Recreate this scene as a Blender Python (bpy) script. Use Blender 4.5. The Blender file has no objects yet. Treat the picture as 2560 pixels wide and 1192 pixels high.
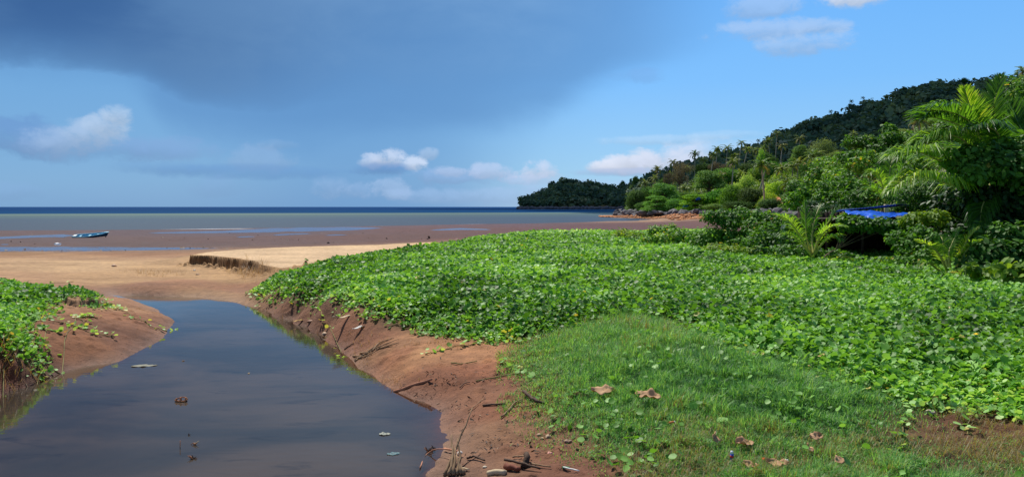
import bpy, math, random
import numpy as np
from mathutils import Vector, Matrix, noise as mnoise
random.seed(7); RNG = np.random.default_rng(11)
scene = bpy.context.scene
COL = scene.collection
R = math.radians

# ------------------------------------------------------------------ camera
F = 2000.0; CAMZ = 2.6; HY = 517.0
cd = bpy.data.cameras.new('camera'); cam = bpy.data.objects.new('camera', cd); COL.objects.link(cam)
cd.sensor_width = 36.0; cd.lens = 36.0*F/2560.0
cam.location = (0, 0, CAMZ); cam.rotation_euler = (R(90), 0, 0)
cd.shift_y = -(596.0-HY)/2560.0
cd.clip_start = 0.1; cd.clip_end = 60000
scene.camera = cam

def W(px, py, z=0.0):
    Y = (CAMZ-z)*F/(py-HY)
    return ((px-1280.0)/F*Y, Y, z)
def at(px, py, Y):
    return ((px-1280.0)/F*Y, Y, CAMZ+(HY-py)/F*Y)

# ------------------------------------------------------------------ light
SUN_EL, SUN_AZ = 53.0, -22.0         # azimuth from +Y, negative = to the left
sd_ = Vector((math.sin(R(SUN_AZ))*math.cos(R(SUN_EL)), math.cos(R(SUN_AZ))*math.cos(R(SUN_EL)), math.sin(R(SUN_EL))))
sl = bpy.data.lights.new('sun', 'SUN'); so = bpy.data.objects.new('sun', sl); COL.objects.link(so)
sl.energy = 4.9; sl.angle = R(0.53); sl.color = (1.0, 0.95, 0.87)
so.rotation_euler = sd_.to_track_quat('Z', 'Y').to_euler()

scene.view_settings.view_transform = 'Standard'
scene.view_settings.look = 'None'
scene.view_settings.exposure = 0.12
scene.view_settings.gamma = 1.0

# ------------------------------------------------------------------ node helper
class NT:
    def __init__(s, tree):
        s.t = tree; s.n = tree.nodes; s.l = tree.links
    def node(s, typ, **kw):
        n = s.n.new(typ)
        for k, v in kw.items(): setattr(n, k, v)
        return n
    def put(s, sock, v):
        if isinstance(v, bpy.types.NodeSocket): s.l.new(v, sock)
        elif v is not None: sock.default_value = v
    def math(s, op, a, b=None, c=None, clamp=False):
        n = s.node('ShaderNodeMath', operation=op); n.use_clamp = clamp
        s.put(n.inputs[0], a)
        if b is not None: s.put(n.inputs[1], b)
        if c is not None: s.put(n.inputs[2], c)
        return n.outputs[0]
    def mix(s, f, a, b, mode='MIX'):
        n = s.node('ShaderNodeMix', data_type='RGBA', blend_type=mode)
        s.put(n.inputs[0], f)
        s.put(n.inputs[6], a if isinstance(a, bpy.types.NodeSocket) else (*a, 1) if len(a) == 3 else a)
        s.put(n.inputs[7], b if isinstance(b, bpy.types.NodeSocket) else (*b, 1) if len(b) == 3 else b)
        return n.outputs[2]
    def noise(s, vec, scale, detail=4, rough=0.55, dist=0.0):
        n = s.node('ShaderNodeTexNoise'); s.put(n.inputs['Vector'], vec)
        n.inputs['Scale'].default_value = scale; n.inputs['Detail'].default_value = detail
        n.inputs['Roughness'].default_value = rough; n.inputs['Distortion'].default_value = dist
        return n.outputs[0]
    def ramp(s, f, stops, interp='LINEAR'):
        n = s.node('ShaderNodeValToRGB'); s.put(n.inputs[0], f)
        cr = n.color_ramp; cr.interpolation = interp
        while len(cr.elements) < len(stops): cr.elements.new(0.5)
        for e, (p, c) in zip(cr.elements, stops):
            e.position = p; e.color = (*c, 1) if len(c) == 3 else c
        return n.outputs[0]
    def smooth(s, x, a, b):
        n = s.node('ShaderNodeMapRange', interpolation_type='SMOOTHSTEP'); n.clamp = True
        s.put(n.inputs[0], x); n.inputs[1].default_value = a; n.inputs[2].default_value = b
        return n.outputs[0]
    def comb(s, x, y, z):
        n = s.node('ShaderNodeCombineXYZ'); s.put(n.inputs[0], x); s.put(n.inputs[1], y); s.put(n.inputs[2], z)
        return n.outputs[0]
    def scalev(s, v, sc):
        n = s.node('ShaderNodeVectorMath', operation='MULTIPLY'); s.put(n.inputs[0], v); n.inputs[1].default_value = sc
        return n.outputs[0]

def srgb(r, g, b):
    f = lambda c: (c/12.92 if c <= 0.04045 else ((c+0.055)/1.055)**2.4)
    return (f(r/255), f(g/255), f(b/255))

# ------------------------------------------------------------------ sky with clouds (world, by direction only)
world = bpy.data.worlds.new('World'); scene.world = world; world.use_nodes = True
w = NT(world.node_tree); w.n.clear()
out = w.node('ShaderNodeOutputWorld'); bg = w.node('ShaderNodeBackground')
w.l.new(bg.outputs[0], out.inputs[0])
sky = w.node('ShaderNodeTexSky', sky_type='NISHITA')
sky.sun_disc = False; sky.sun_elevation = R(SUN_EL); sky.sun_rotation = R(SUN_AZ)
sky.air_density = 1.0; sky.dust_density = 0.6; sky.ozone_density = 3.0
bg.inputs[1].default_value = 0.088
tc = w.node('ShaderNodeTexCoord'); sep = w.node('ShaderNodeSeparateXYZ'); w.l.new(tc.outputs['Generated'], sep.inputs[0])
dx, dy, dz = sep.outputs
el = w.math('ARCSINE', dz)                       # elevation, radians
az = w.math('ARCTAN2', dx, dy)                   # azimuth from +Y, radians
D = tc.outputs['Generated']
def sky_dir(px, py):                             # picture point -> (azimuth, elevation)
    a = (px-1280)/F; b = (HY-py)/F
    return math.atan(a), math.atan(b/math.sqrt(1+a*a))
K = 10.0                                          # colours below are given for background strength 0.1
def sc(r, g, b, k=1.0):
    c = srgb(r, g, b); return tuple(x*K*k for x in c)
# clear-sky colour by elevation, left (rain-dimmed) and right (clear)
ele = w.math('DIVIDE', el, 0.30, clamp=True)
leftc = w.ramp(ele, [(0.0, sc(112, 164, 216)), (0.10, sc(116, 170, 220)), (0.45, sc(106, 166, 220)), (1.0, sc(94, 158, 216))])
rightc = w.ramp(ele, [(0.0, sc(178, 212, 246)), (0.14, sc(160, 212, 250)), (0.5, sc(128, 198, 262)), (1.0, sc(106, 184, 262))])
n_big = w.noise(D, 3.0, 3)
lr = w.smooth(w.math('ADD', az, w.math('MULTIPLY', w.math('SUBTRACT', n_big, 0.5), 0.25)), -0.22, 0.16)
clear = w.mix(lr, leftc, rightc)
# the physical sky carries the light of the rest of the dome
nish = w.mix(1.0, sky.outputs[0], (0.80, 0.95, 1.15), 'MULTIPLY')
front = w.math('MULTIPLY', w.smooth(dy, -0.1, 0.5), w.smooth(w.math('SUBTRACT', 1.2, el), 0.2, 0.8))
base = w.mix(w.math('MULTIPLY', front, 0.85), nish, clear)
# the dark cloud deck: its lower edge as a curve over azimuth
fc = w.node('ShaderNodeFloatCurve'); cm = fc.mapping; cv = cm.curves[0]
edge = [(-400, 80), (0, 128), (150, 140), (330, 172), (420, 215), (560, 262), (750, 262), (900, 235), (1100, 225), (1280, 222), (1420, 205), (1550, 170), (1700, 120), (1850, 60), (2100, -120)]
pts = []
for px, py in edge:
    a, e = sky_dir(px, py); pts.append(((a+1.0)/2.0, e/0.6))
pts = [(0.0, 0.16)] + pts + [(1.0, 1.0)]
while len(cv.points) < len(pts): cv.points.new(0.5, 0.5)
for p, (a, b) in zip(cv.points, pts): p.location = (a, b)
cm.update()
w.put(fc.inputs['Value'], w.math('MULTIPLY_ADD', az, 0.5, 0.5))
edge_el = w.math('MULTIPLY', fc.outputs[0], 0.6)
n1 = w.noise(w.scalev(D, (1, 1, 2.2)), 7.0, 6, 0.55, 0.3)
n2 = w.noise(w.scalev(D, (1, 1, 1.6)), 2.2, 4, 0.5)
dist = w.math('SUBTRACT', el, edge_el)
dist = w.math('ADD', dist, w.math('MULTIPLY', w.math('SUBTRACT', n1, 0.5), 0.07))
soft = w.math('MULTIPLY_ADD', w.smooth(az, -0.46, 0.1), 0.17, 0.020)
deck = w.math('SUBTRACT', 1.0, w.math('POWER', 2.718, w.math('MULTIPLY', w.math('MAXIMUM', w.math('ADD', dist, 0.012), 0.0), w.math('DIVIDE', -1.4, soft))))
deck = w.math('MULTIPLY', deck, w.math('SUBTRACT', 1.0, w.math('MULTIPLY', w.smooth(az, -0.02, 0.25), 0.93)))
deck = w.math('MULTIPLY', deck, w.smooth(dy, -0.3, 0.3))
deckn = w.math('ADD', w.math('MULTIPLY', n2, 0.6), w.math('MULTIPLY', n1, 0.4))
deck_dark = w.mix(w.smooth(az, -0.56, -0.02), sc(62, 103, 158), sc(94, 142, 198))
deck_lite = w.mix(w.smooth(az, -0.50, 0.06), sc(86, 128, 178), sc(126, 170, 218))
deckc = w.mix(w.smooth(deckn, 0.38, 0.62), deck_dark, deck_lite)
thick = w.smooth(dist, 0.03, 0.22)
deckc = w.mix(w.math('MULTIPLY', thick, 0.35), deckc, w.mix(1.0, deckc, (0.95, 1.0, 1.06), 'MULTIPLY'))
deckc = w.mix(w.smooth(el, 0.27, 0.55), deckc, sc(128, 134, 144))
e2 = w.math('ADD', edge_el, w.math('MULTIPLY', w.math('MULTIPLY', w.smooth(az, -.46, -.40), w.math('SUBTRACT', 1.0, w.smooth(az, .02, .14))), -0.034))
d3 = w.math('ADD', w.math('SUBTRACT', el, e2), w.math('MULTIPLY', w.math('SUBTRACT', n1, 0.5), 0.05))
veil = w.math('MULTIPLY', w.math('MULTIPLY', w.smooth(d3, -0.035, 0.02), w.smooth(dy, -.3, .3)), w.math('SUBTRACT', 0.62, w.math('MULTIPLY', w.smooth(az, 0.1, .3), .6)))
rain = w.math('MULTIPLY', w.math('SUBTRACT', 1.0, w.smooth(w.math('ABSOLUTE', w.math('ADD', az, 0.17)), 0.03, 0.24)), 0.35)
base = w.mix(w.math('MULTIPLY', rain, w.smooth(dy, 0.2, .6)), base, sc(98, 150, 208))
base = w.mix(veil, base, sc(98, 148, 204))
skyc = w.mix(deck, base, deckc)
# separate clouds: (px, py, half width, half height, opacity, colour, noise amount)
wht = sc(214, 224, 244); lil = sc(170, 190, 228); gry = sc(108, 150, 206)
blobs = [
 (30, 345, 90, 34, .55, gry, 1.0), (180, 372, 190, 24, .42, sc(122, 164, 214), .8),
 (150, 362, 90, 24, .45, sc(152, 184, 226), 1.0), (200, 350, 70, 26, .5, sc(162, 192, 229), 1.0), (240, 335, 52, 26, .55, sc(172, 199, 232), 1.0), (270, 312, 34, 24, .6, sc(180, 205, 235), 1.0), (292, 290, 26, 18, .6, sc(182, 207, 236), 1.0),
 (410, 375, 110, 22, .30, sc(140, 172, 220), 1.0), (650, 396, 62, 26, .36, sc(152, 184, 224), 1.1), (690, 362, 40, 10, .25, sc(150, 184, 224), .8),
 (600, 430, 200, 14, .30, sc(104, 150, 208), .7), (420, 420, 120, 12, .22, sc(110, 154, 208), .7),
 (540, 468, 60, 22, .22, sc(140, 176, 222), 1.1), (40, 478, 50, 14, .25, sc(140, 178, 224), 1.0),
 (935, 405, 30, 16, .70,sc(190, 210, 240), 1.2), (968, 398, 34, 16, .80, sc(196, 214, 242), 1.4), (1036, 412, 24, 15, .85, sc(200, 218, 244), 1.3), (1074, 384, 22, 12, .4, sc(186, 208, 238), 1.2),
 (960, 424, 60, 14, .55, gry, .8), (1120, 440, 110, 16, .50, sc(150, 184, 230), 1.2),
 (978, 470, 44, 28, .42, sc(176, 202, 238), 1.3), (830, 470, 40, 22, .30, sc(160, 190, 230), 1.2), (890, 478, 34, 18, .30, sc(160, 190, 230), 1.2),
 (1225, 428, 46, 16, .55, sc(192, 210, 242), 1.3), (1130, 428, 38, 10, .4, sc(190, 208, 240), 1.3),
 (1356, 428, 44, 20, .68, sc(208, 220, 246), 1.3), (1330, 450, 60, 10, .4, sc(190, 208, 240), 1.0),
 (1500, 418, 30, 11, .75, wht, .8), (1550, 412, 46, 17, .85, sc(222, 230, 248), 1.0), (1605, 402, 50, 20, .9, wht, .9), (1700, 402, 80, 30, .8, sc(214, 224, 246), .9), (1590, 430, 130, 8, .5, lil, .7),
 (1680, 350, 150, 10, .38, sc(190, 220, 250), .8), (1800, 338, 90, 8, .25, sc(190, 220, 250), .8), (1800, 372, 90, 18, .35, sc(200, 220, 248), .8),
 (1900, 16, 70, 22, .55, sc(168, 200, 242), 1.2), (1930, 78, 110, 20, .60, sc(172, 202, 242), 1.2), (2050, 66, 50, 14, .5, sc(164, 200, 244), 1.0), (1990, 114, 100, 22, .60, sc(168, 202, 244), 1.2), (2140, -8, 60, 18, .8, sc(206, 222, 246), 1.2),
 (1250, 490, 300, 16, .35, sc(168, 198, 238), .9), (1450, 470, 130, 16, .35, sc(176, 202, 240), 1.0),
 (1600, 190, 60, 14, .18, sc(126, 160, 214), 1.0)]
nb = w.noise(w.scalev(D, (1, 1, 1.5)), 30.0, 10, 0.66, 0.25)
nb2 = w.noise(w.scalev(D, (1, 1, 1.8)), 11.0, 6, 0.6, 0.4)
nmix = w.math('ADD', w.math('MULTIPLY', w.math('SUBTRACT', nb, 0.5), 4.6), w.math('MULTIPLY', w.math('SUBTRACT', nb2, 0.5), 3.4))
for px, py, a, b, op, colr, nn in blobs:
    A, E = sky_dir(px, py)
    u = w.math('DIVIDE', w.math('SUBTRACT', az, A), a/F*1.2)
    v = w.math('DIVIDE', w.math('SUBTRACT', el, E), b/F*1.3)
    d2 = w.math('ADD', w.math('MULTIPLY', u, u), w.math('MULTIPLY', v, v))
    m = w.math('SUBTRACT', w.math('MULTIPLY_ADD', nmix, nn*.85, 1.55), d2)
    m = w.math('MULTIPLY', w.smooth(m, 0.05, 1.5), min(1.0, op*1.15))
    shade = w.smooth(w.math('ADD', v, w.math('MULTIPLY', nmix, 0.5)), -0.9, 0.6)
    skyc = w.mix(m, skyc, w.mix(shade, tuple(c*.80 for c in colr), tuple(c*1.06 for c in colr)))
w.l.new(skyc, bg.inputs[0])

# ------------------------------------------------------------------ mesh helpers
def mesh_np(name, V, loops, sizes, mat, parent=None, smooth=False, attrs=None, mats=None, link=True):
    me = bpy.data.meshes.new(name)
    V = np.asarray(V, dtype=np.float32); loops = np.asarray(loops, dtype=np.int32); sizes = np.asarray(sizes, dtype=np.int32)
    me.vertices.add(len(V)); me.vertices.foreach_set('co', V.ravel())
    me.loops.add(len(loops)); me.loops.foreach_set('vertex_index', loops)
    st = np.zeros(len(sizes), np.int32); st[1:] = np.cumsum(sizes)[:-1]
    me.polygons.add(len(sizes)); me.polygons.foreach_set('loop_start', st)
    if smooth: me.polygons.foreach_set('use_smooth', np.ones(len(sizes), bool))
    for k, a in (attrs or {}).items():
        a = np.asarray(a, dtype=np.float32)
        if a.ndim == 1:
            at_ = me.attributes.new(k, 'FLOAT', 'POINT'); at_.data.foreach_set('value', a)
        else:
            at_ = me.attributes.new(k, 'FLOAT_COLOR', 'POINT')
            c = np.ones((len(a), 4), np.float32); c[:, :3] = a; at_.data.foreach_set('color', c.ravel())
    if mat: me.materials.append(mat)
    me.update(calc_edges=True)
    if not link: return me
    o = bpy.data.objects.new(name, me); COL.objects.link(o)
    if parent: o.parent = parent
    return o
def tag(o, label=None, cat=None, group=None, kind=None):
    if label: o['label'] = label
    if cat: o['category'] = cat
    if group: o['group'] = group
    if kind: o['kind'] = kind
    return o
def empty(name, loc, rz=0.0):
    o = bpy.data.objects.new(name, None); COL.objects.link(o); o.location = loc; o.rotation_euler = (0, 0, rz); o.empty_display_size = 0.3
    return o
class MB:                                        # collects faces, builds one mesh
    def __init__(s): s.v = []; s.l = []; s.s = []
    def add(s, vs, fs):
        o = len(s.v); s.v += [tuple(p) for p in vs]
        for f in fs: s.l += [o+i for i in f]; s.s.append(len(f))
    def tube(s, pts, rad, n=8, cap=True):
        pts = [Vector(p) for p in pts]; k = len(pts)
        if not hasattr(rad, '__len__'): rad = [rad]*k
        vs = []; up = Vector((0.13, 0.21, 0.97))
        for i, p in enumerate(pts):
            d = (pts[min(i+1, k-1)]-pts[max(i-1, 0)]).normalized()
            if abs(d.dot(up)) > 0.95: u_ = Vector((1, 0, 0))
            else: u_ = up
            a = d.cross(u_).normalized(); b = d.cross(a)
            for j in range(n):
                t = 2*math.pi*j/n
                vs.append(p+(a*math.cos(t)+b*math.sin(t))*rad[i])
        fs = []
        for i in range(k-1):
            for j in range(n):
                fs.append((i*n+j, i*n+(j+1) % n, (i+1)*n+(j+1) % n, (i+1)*n+j))
        if cap:
            fs.append(tuple(range(n-1, -1, -1))); fs.append(tuple((k-1)*n+j for j in range(n)))
        s.add(vs, fs)
    def box(s, c, d, rot=None, taper=1.0):
        hx, hy, hz = d[0]/2, d[1]/2, d[2]/2
        vs = []
        for z in (-hz, hz):
            k = 1.0 if z < 0 else taper
            for x, y in ((-hx, -hy), (hx, -hy), (hx, hy), (-hx, hy)):
                p = Vector((x*k, y*k, z))
                if rot: p = rot @ p
                vs.append(p+Vector(c))
        s.add(vs, [(3, 2, 1, 0), (4, 5, 6, 7), (0, 1, 5, 4), (1, 2, 6, 5), (2, 3, 7, 6), (3, 0, 4, 7)])
    def build(s, name, mat, parent=None, smooth=False, attrs=None):
        return mesh_np(name, np.array(s.v), s.l, s.s, mat, parent, smooth, attrs)

# lattice value noise, vectorised
_LAT = RNG.random((256, 256))
def vnoise(x, y, sc=1.0):
    x = np.asarray(x)*sc+1000.3; y = np.asarray(y)*sc+1000.7
    xi = np.floor(x).astype(int); yi = np.floor(y).astype(int); fx = x-xi; fy = y-yi
    fx = fx*fx*(3-2*fx); fy = fy*fy*(3-2*fy)
    a = _LAT[xi & 255, yi & 255]; b = _LAT[(xi+1) & 255, yi & 255]; c = _LAT[xi & 255, (yi+1) & 255]; d = _LAT[(xi+1) & 255, (yi+1) & 255]
    return (a*(1-fx)+b*fx)*(1-fy)+(c*(1-fx)+d*fx)*fy
def fnoise(x, y, sc=1.0, o=4, g=0.5):
    r = 0; a = 1; t = 0
    for i in range(o): r = r+a*vnoise(np.asarray(x)+i*17.3, np.asarray(y)-i*9.1, sc*(2**i)); t += a; a *= g
    return r/t
def sstep(x, a, b):
    t = np.clip((x-a)/(b-a), 0, 1); return t*t*(3-2*t)
def poly_sd(x, y, P):
    """signed distance to polygon P (positive inside)"""
    x = np.asarray(x, float); y = np.asarray(y, float)
    d = np.full(x.shape, 1e9); ins = np.zeros(x.shape, bool); n = len(P)
    for i in range(n):
        x0, y0 = P[i][:2]; x1, y1 = P[(i+1) % n][:2]
        ex, ey = x1-x0, y1-y0; L = ex*ex+ey*ey+1e-12
        t = np.clip(((x-x0)*ex+(y-y0)*ey)/L, 0, 1)
        d = np.minimum(d, (x-x0-t*ex)**2+(y-y0-t*ey)**2)
        c = (y0 > y) != (y1 > y)
        with np.errstate(divide='ignore', invalid='ignore'):
            xx = (x1-x0)*(y-y0)/(y1-y0+1e-15)+x0
        ins ^= c & (x < xx)
    d = np.sqrt(d)
    return np.where(ins, d, -d)

# ------------------------------------------------------------------ terrain
shore = [(-300,1092),(-120,1030),(0,994),(39,973),(92,957),(131,944),(155,931),(225,913),(287,907),(330,886),(362,870),(412,838),(420,822),(430,795),(400,775),(365,762),(332,752),(300,744),(272,738),
         (300,737),(375,739),(462,741),(525,747),(575,753),(600,760),(640,770),(676,778),(737,798),(775,822),(808,838),(849,873),(883,901),(925,932),(949,953),(990,977),(1039,996),(1097,1017),(1115,1039),(1125,1074),(1136,1098),(1125,1122),(1108,1143),(1115,1191),(1130,1300)]
C = []
def c(px, py, z): x, y, zz = W(px, py, z); C.append((x, y, z))
for px, py in shore: c(px, py, 0.0)
for px, py in [(410,748),(350,747),(470,752),(450,790),(600,830),(450,900),(700,900),(300,1000),(600,1000),(850,1000),(200,1150),(600,1150),(900,1120),(0,1190),(-200,1300),(600,1400),(1000,1300),(1000,1190),(700,840),(520,760),(380,747),(330,744)]:
    x, y, _z = W(px, py, 0); C.append((x, y, -0.30))
for px, py in [(1000,1040),(1060,1100),(1040,1190)]: C.append((*W(px, py, 0)[:2], -0.07))
for a in [  # left bank and its mound
 (0,955,.12),(-60,800,.62),(0,760,.62),(100,745,.60),(180,745,.52),(240,760,.42),(60,850,.50),(120,860,.36),(40,900,.36),(120,910,.15),(200,860,.26),(210,800,.40),(290,800,.30),(330,825,.22),(300,865,.12),(380,815,.14),(330,775,.22),(280,755,.20),(250,738,.10),(400,800,.12),
 (-200,900,.6),(-300,760,.7),(-400,1000,.6),(0,712,.45),(100,715,.38),(200,722,.22),(260,730,.06),(-300,710,.4),
 # sand bar between pool and flat
 (350,727,.11),(460,729,.11),(400,733,.07),(560,736,.10),(310,728,.10),(250,728,.12),(620,742,.12),(400,700,.14),(550,700,.18),(300,690,.17),(100,680,.22),(600,680,.2),(200,650,.20),(400,650,.19),(0,650,.25),(0,680,.28),(-300,650,.3),(300,637,.08),(0,637,.10),(450,634,.08),(-300,636,.1),
 (520,668,.20),(620,690,.22),
 # under the sand plateau (its step is added apart)
 (560,650,.2),(700,640,.22),(850,625,.22),(1000,612,.2),(620,628,.16),(1050,606,.15),
 # tidal flat
 (0,624,-.20),(250,624,-.20),(480,626,-.1),(0,612,-.42),(300,608,-.5),(0,594,-.85),(230,594,-.92),(500,596,-.8),(720,606,-.5),(900,596,-.6),(1060,592,-.5),(1150,580,-.85),(800,586,-.9),(-400,600,-.7),(500,583,-1.2),(950,578,-1.1),
 (1200,570,-1.1),(1350,568,-1.05),(1500,566,-1.0),(1700,563,-.9),(1760,560,-.8),(1850,556,-.7),(1450,562,-1.3),
 (-400,577,-1.5),(0,576,-1.5),(300,574.5,-1.5),(600,571,-1.5),(900,566,-1.5),(1200,560,-1.5),(1400,557,-1.5),(1520,553,-1.5),(1600,550.5,-1.5),(1560,546,-1.62),
 (1640,547.5,-1.35),(1700,548,-1.2),(1520,538.5,-1.38),(1580,541,-1.25),(1650,542,-1.0),(1760,545,-.85),(1500,539,-1.5),(1700,536,.2),(1600,534,.0),(1800,536,.4),(1900,540,.3),(2000,548,.4),
 (0,560,-2.2),(800,550,-2.2),(1300,545,-2.0),(1460,545,-1.8),(0,545,-3),(800,540,-3.4),(1300,537,-3),
 # creeper field
 (625,725,.12),(660,745,.2),(700,755,.25),(760,775,.28),(850,800,.36),(950,822,.38),(1050,838,.38),(1160,850,.40),(1240,855,.40),
 (700,700,.50),(760,700,.55),(900,700,.66),(1000,740,.62),(1150,760,.60),(1300,700,.70),(1300,780,.56),(700,675,.5),(850,650,.62),(1000,640,.66),(1100,625,.68),(1200,600,.72),(1340,588,.78),(1340,620,.76),(1500,640,.74),(1600,588,.80),(1760,586,.82),(1500,700,.70),(1700,700,.70),(1900,760,.66),(2000,660,.58),(2200,760,.6),(2300,690,.6),(2560,740,.65),(2800,800,.7),(2400,850,.6),(2600,950,.58),(2200,900,.52),(2000,850,.56),(1760,800,.58),(2900,1000,.6),(2400,640,.65),(2200,640,.55),(2560,640,.75),(2900,640,.9),(2000,600,.65),(2300,600,.7),(2000,570,.8),
 (680,735,.36),(730,745,.43),(800,765,.48),(880,785,.52),(650,728,.26),
 # right mud bank
 (700,770,.10),(780,800,.12),(860,850,.10),(960,850,.28),(930,890,.16),(1000,890,.28),(1100,880,.34),(1200,900,.30),(1050,940,.20),(1000,960,.06),(1150,960,.20),(1250,960,.24),(1150,1020,.09),(1250,1050,.16),(1200,1100,.10),(1320,1100,.18),(1200,1185,.08),(1400,1185,.18),(1300,1300,.15),(1600,1400,.2),
 # grass mound
 (1320,900,.36),(1400,860,.46),(1500,800,.56),(1600,850,.58),(1700,900,.54),(1500,950,.46),(1400,1000,.32),(1700,1000,.46),(1600,1080,.34),(1900,960,.52),(2000,1020,.48),(2200,1020,.46),(1800,1130,.34),(2100,1130,.36),(2400,1130,.34),(2450,1050,.36),(2560,1080,.38),(2560,1190,.36),(2000,1300,.34),(2800,1200,.4),(1500,1150,.24)]:
    c(*a)
C += [(x, y, z) for x, y, z in [(20,60,.4),(40,80,.6),(60,120,.4),(110,200,.4),(150,300,0),(30,110,-.6),(40,140,-.7),(50,170,-.5),(60,200,-.2),(60,250,-.3),(70,300,.0),(200,420,0),(0,3,.3),(6,3,.3),(-8,3,-.2),(-14,6,.5),(-30,20,.6),(-40,35,.2),(12,3,.4)]]
C = np.array(C)
def uv_(x, y): return x/(y+6)*2.0, np.log(y+2.0)
def _fit(C):
    u, v = uv_(C[:, 0], C[:, 1]); n = len(C)
    d = np.sqrt((u[:, None]-u)**2+(v[:, None]-v)**2+0.0004)
    A = np.zeros((n+3, n+3)); A[:n, :n] = d-np.eye(n)*0.0015; A[:n, n] = A[n, :n] = 1; A[:n, n+1] = A[n+1, :n] = u; A[:n, n+2] = A[n+2, :n] = v
    return u, v, np.linalg.solve(A, np.concatenate([C[:, 2], np.zeros(3)]))
CU, CV, CWt = _fit(C)
def rbf(x, y):
    sh = np.shape(x); x = np.ravel(x).astype(float); y = np.ravel(y).astype(float); o = np.empty(len(x)); n = len(CU)
    for i in range(0, len(x), 20000):
        u, v = uv_(x[i:i+20000], np.maximum(y[i:i+20000], 0.5))
        d = np.sqrt((u[:, None]-CU)**2+(v[:, None]-CV)**2+0.0004)
        o[i:i+20000] = d@CWt[:n]+CWt[n]+CWt[n+1]*u+CWt[n+2]*v
    return o.reshape(sh)
P_plat = [W(*p)[:2] for p in [(470,638,.62),(520,640,.62),(560,644,.62),(600,649,.62),(640,656,.62),(655,664,.62),(700,674,.60),(770,662,.62),(880,640,.64),(960,630,.66),(1060,618,.66),(1120,606,.68),(1080,603.5,.62),(900,611,.62),(700,617,.62),(600,621,.62),(530,626,.62)]]
P_crack = [W(*p)[:2] for p in [(166,772,.42),(190,775,.42),(215,769,.42),(240,767,.42),(258,764,.42),(268,758,.42),(262,745,.42),(225,742,.42),(185,748,.42),(160,760,.42)]]
P_slit = [W(*p)[:2] for p in [(1040,905,.3),(1100,898,.3),(1180,893,.3),(1230,898,.3),(1180,899,.3),(1100,906,.3)]]
def height(x, y):
    h = rbf(x, y)
    jag = (fnoise(x, y, 3.0, 3)-0.5)*0.5+(fnoise(x, y, 0.7, 2)-.5)*.4
    near = np.exp(-((y-31)/8)**2)
    sd = poly_sd(x, y, P_plat)
    # steep cut on the stream side, smooth berm on the sea side
    seaside = sstep(y-(33.8+(x+13.7)*0.32), 0.2, 3.0)
    step = (1-seaside)*sstep(sd+jag*0.35, -0.03, 0.05)+seaside*sstep(sd, -3.0, 1.0)
    h = h*(1-step)+(0.63+0.012*(33-y)*0.1)*step
    # crumbled foot
    foot = np.exp(-((sd+0.28)/0.16)**2)*(1-seaside)
    h = h+foot*np.clip(fnoise(x, y, 5.0, 2)-0.45, 0, 1)*0.55
    sc_ = poly_sd(x, y, P_crack)
    h = h+sstep(sc_+(fnoise(x, y, 5, 2)-.5)*.12, -0.03, 0.05)*0.13
    far = sstep(y, 50, 80)
    h = h+(fnoise(x, y, 0.35, 3)-0.5)*0.06*(1-far)+(fnoise(x, y, 3.0, 3)-0.5)*0.022*(1-far)+(fnoise(x, y, 9.0, 3)-0.5)*0.022*(y < 22)+np.clip(fnoise(x+9, y, 6.0, 3)-.62, 0, 1)*0.22*(y < 20)*np.clip(h*8-.3, 0, 1)
    return h
rows = [2.0]
while rows[-1] < 460:
    y = rows[-1]; st = 0.0042*y if y < 50 else 0.011*y
    if 28.8 < y < 35: st = 0.05
    if 16.2 < y < 19.6: st = 0.035
    rows.append(y+st)
rows = np.array(rows)
tt = np.concatenate([np.linspace(-1.5, -0.62, 40, endpoint=False), np.linspace(-0.62, 0.70, 620, endpoint=False), np.linspace(0.70, 1.5, 40)])
GX = tt[None, :]*(rows[:, None]+4.0)*0.95; GY = np.repeat(rows[:, None], len(tt), 1)
GZ = height(GX, GY)
def zt(x, y):
    """terrain height by bilinear look-up in the grid"""
    x = np.asarray(x, float); y = np.asarray(y, float)
    i = np.clip(np.searchsorted(rows, y)-1, 0, len(rows)-2); fy = np.clip((y-rows[i])/(rows[i+1]-rows[i]), 0, 1)
    t = x/(y+4.0)/0.95
    j = np.clip(np.searchsorted(tt, t)-1, 0, len(tt)-2); fx = np.clip((t-tt[j])/(tt[j+1]-tt[j]), 0, 1)
    return (GZ[i, j]*(1-fx)+GZ[i, j+1]*fx)*(1-fy)+(GZ[i+1, j]*(1-fx)+GZ[i+1, j+1]*fx)*fy
# ground polygons (world) -------------------------------------------------
P_creep = [W(*p)[:2] for p in [(612,738,.15),(640,742,.2),(680,748,.2),(720,760,.25),(780,772,.3),(850,792,.36),(905,805,.38),(960,820,.4),(1040,832,.4),(1130,848,.4),(1230,856,.4),(1300,862,.4),(1400,835,.5),(1500,822,.56),(1640,832,.57),(1750,885,.55),(1950,945,.53),(2150,985,.5),(2280,1030,.46),(2360,1030,.42),(2470,1020,.4),(2600,1060,.4),(3400,1100,.4),(3400,640,1.0),(2300,600,.9),(2000,590,.8),(1760,582,.8),(1600,582,.8),(1500,581,.8),(1330,584,.78),(1180,598,.72),(1100,612,.68),(1060,622,.66),(960,634,.66),(880,645,.64),(770,668,.62),(700,684,.58),(662,700,.45),(640,715,.3)]]
P_creepL = [W(*p)[:2] for p in [(-900,1000,.5),(-900,715,.5),(-100,716,.45),(0,718,.45),(60,716,.45),(100,722,.5),(135,730,.5),(180,737,.5),(225,742,.45),(265,765,.4),(235,763,.5),(190,756,.5),(170,770,.42),(140,785,.4),(90,820,.4),(80,860,.36),(110,900,.2),(125,925,.12),(80,930,.15),(30,925,.2),(0,925,.25),(-200,960,.3)]]
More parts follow.
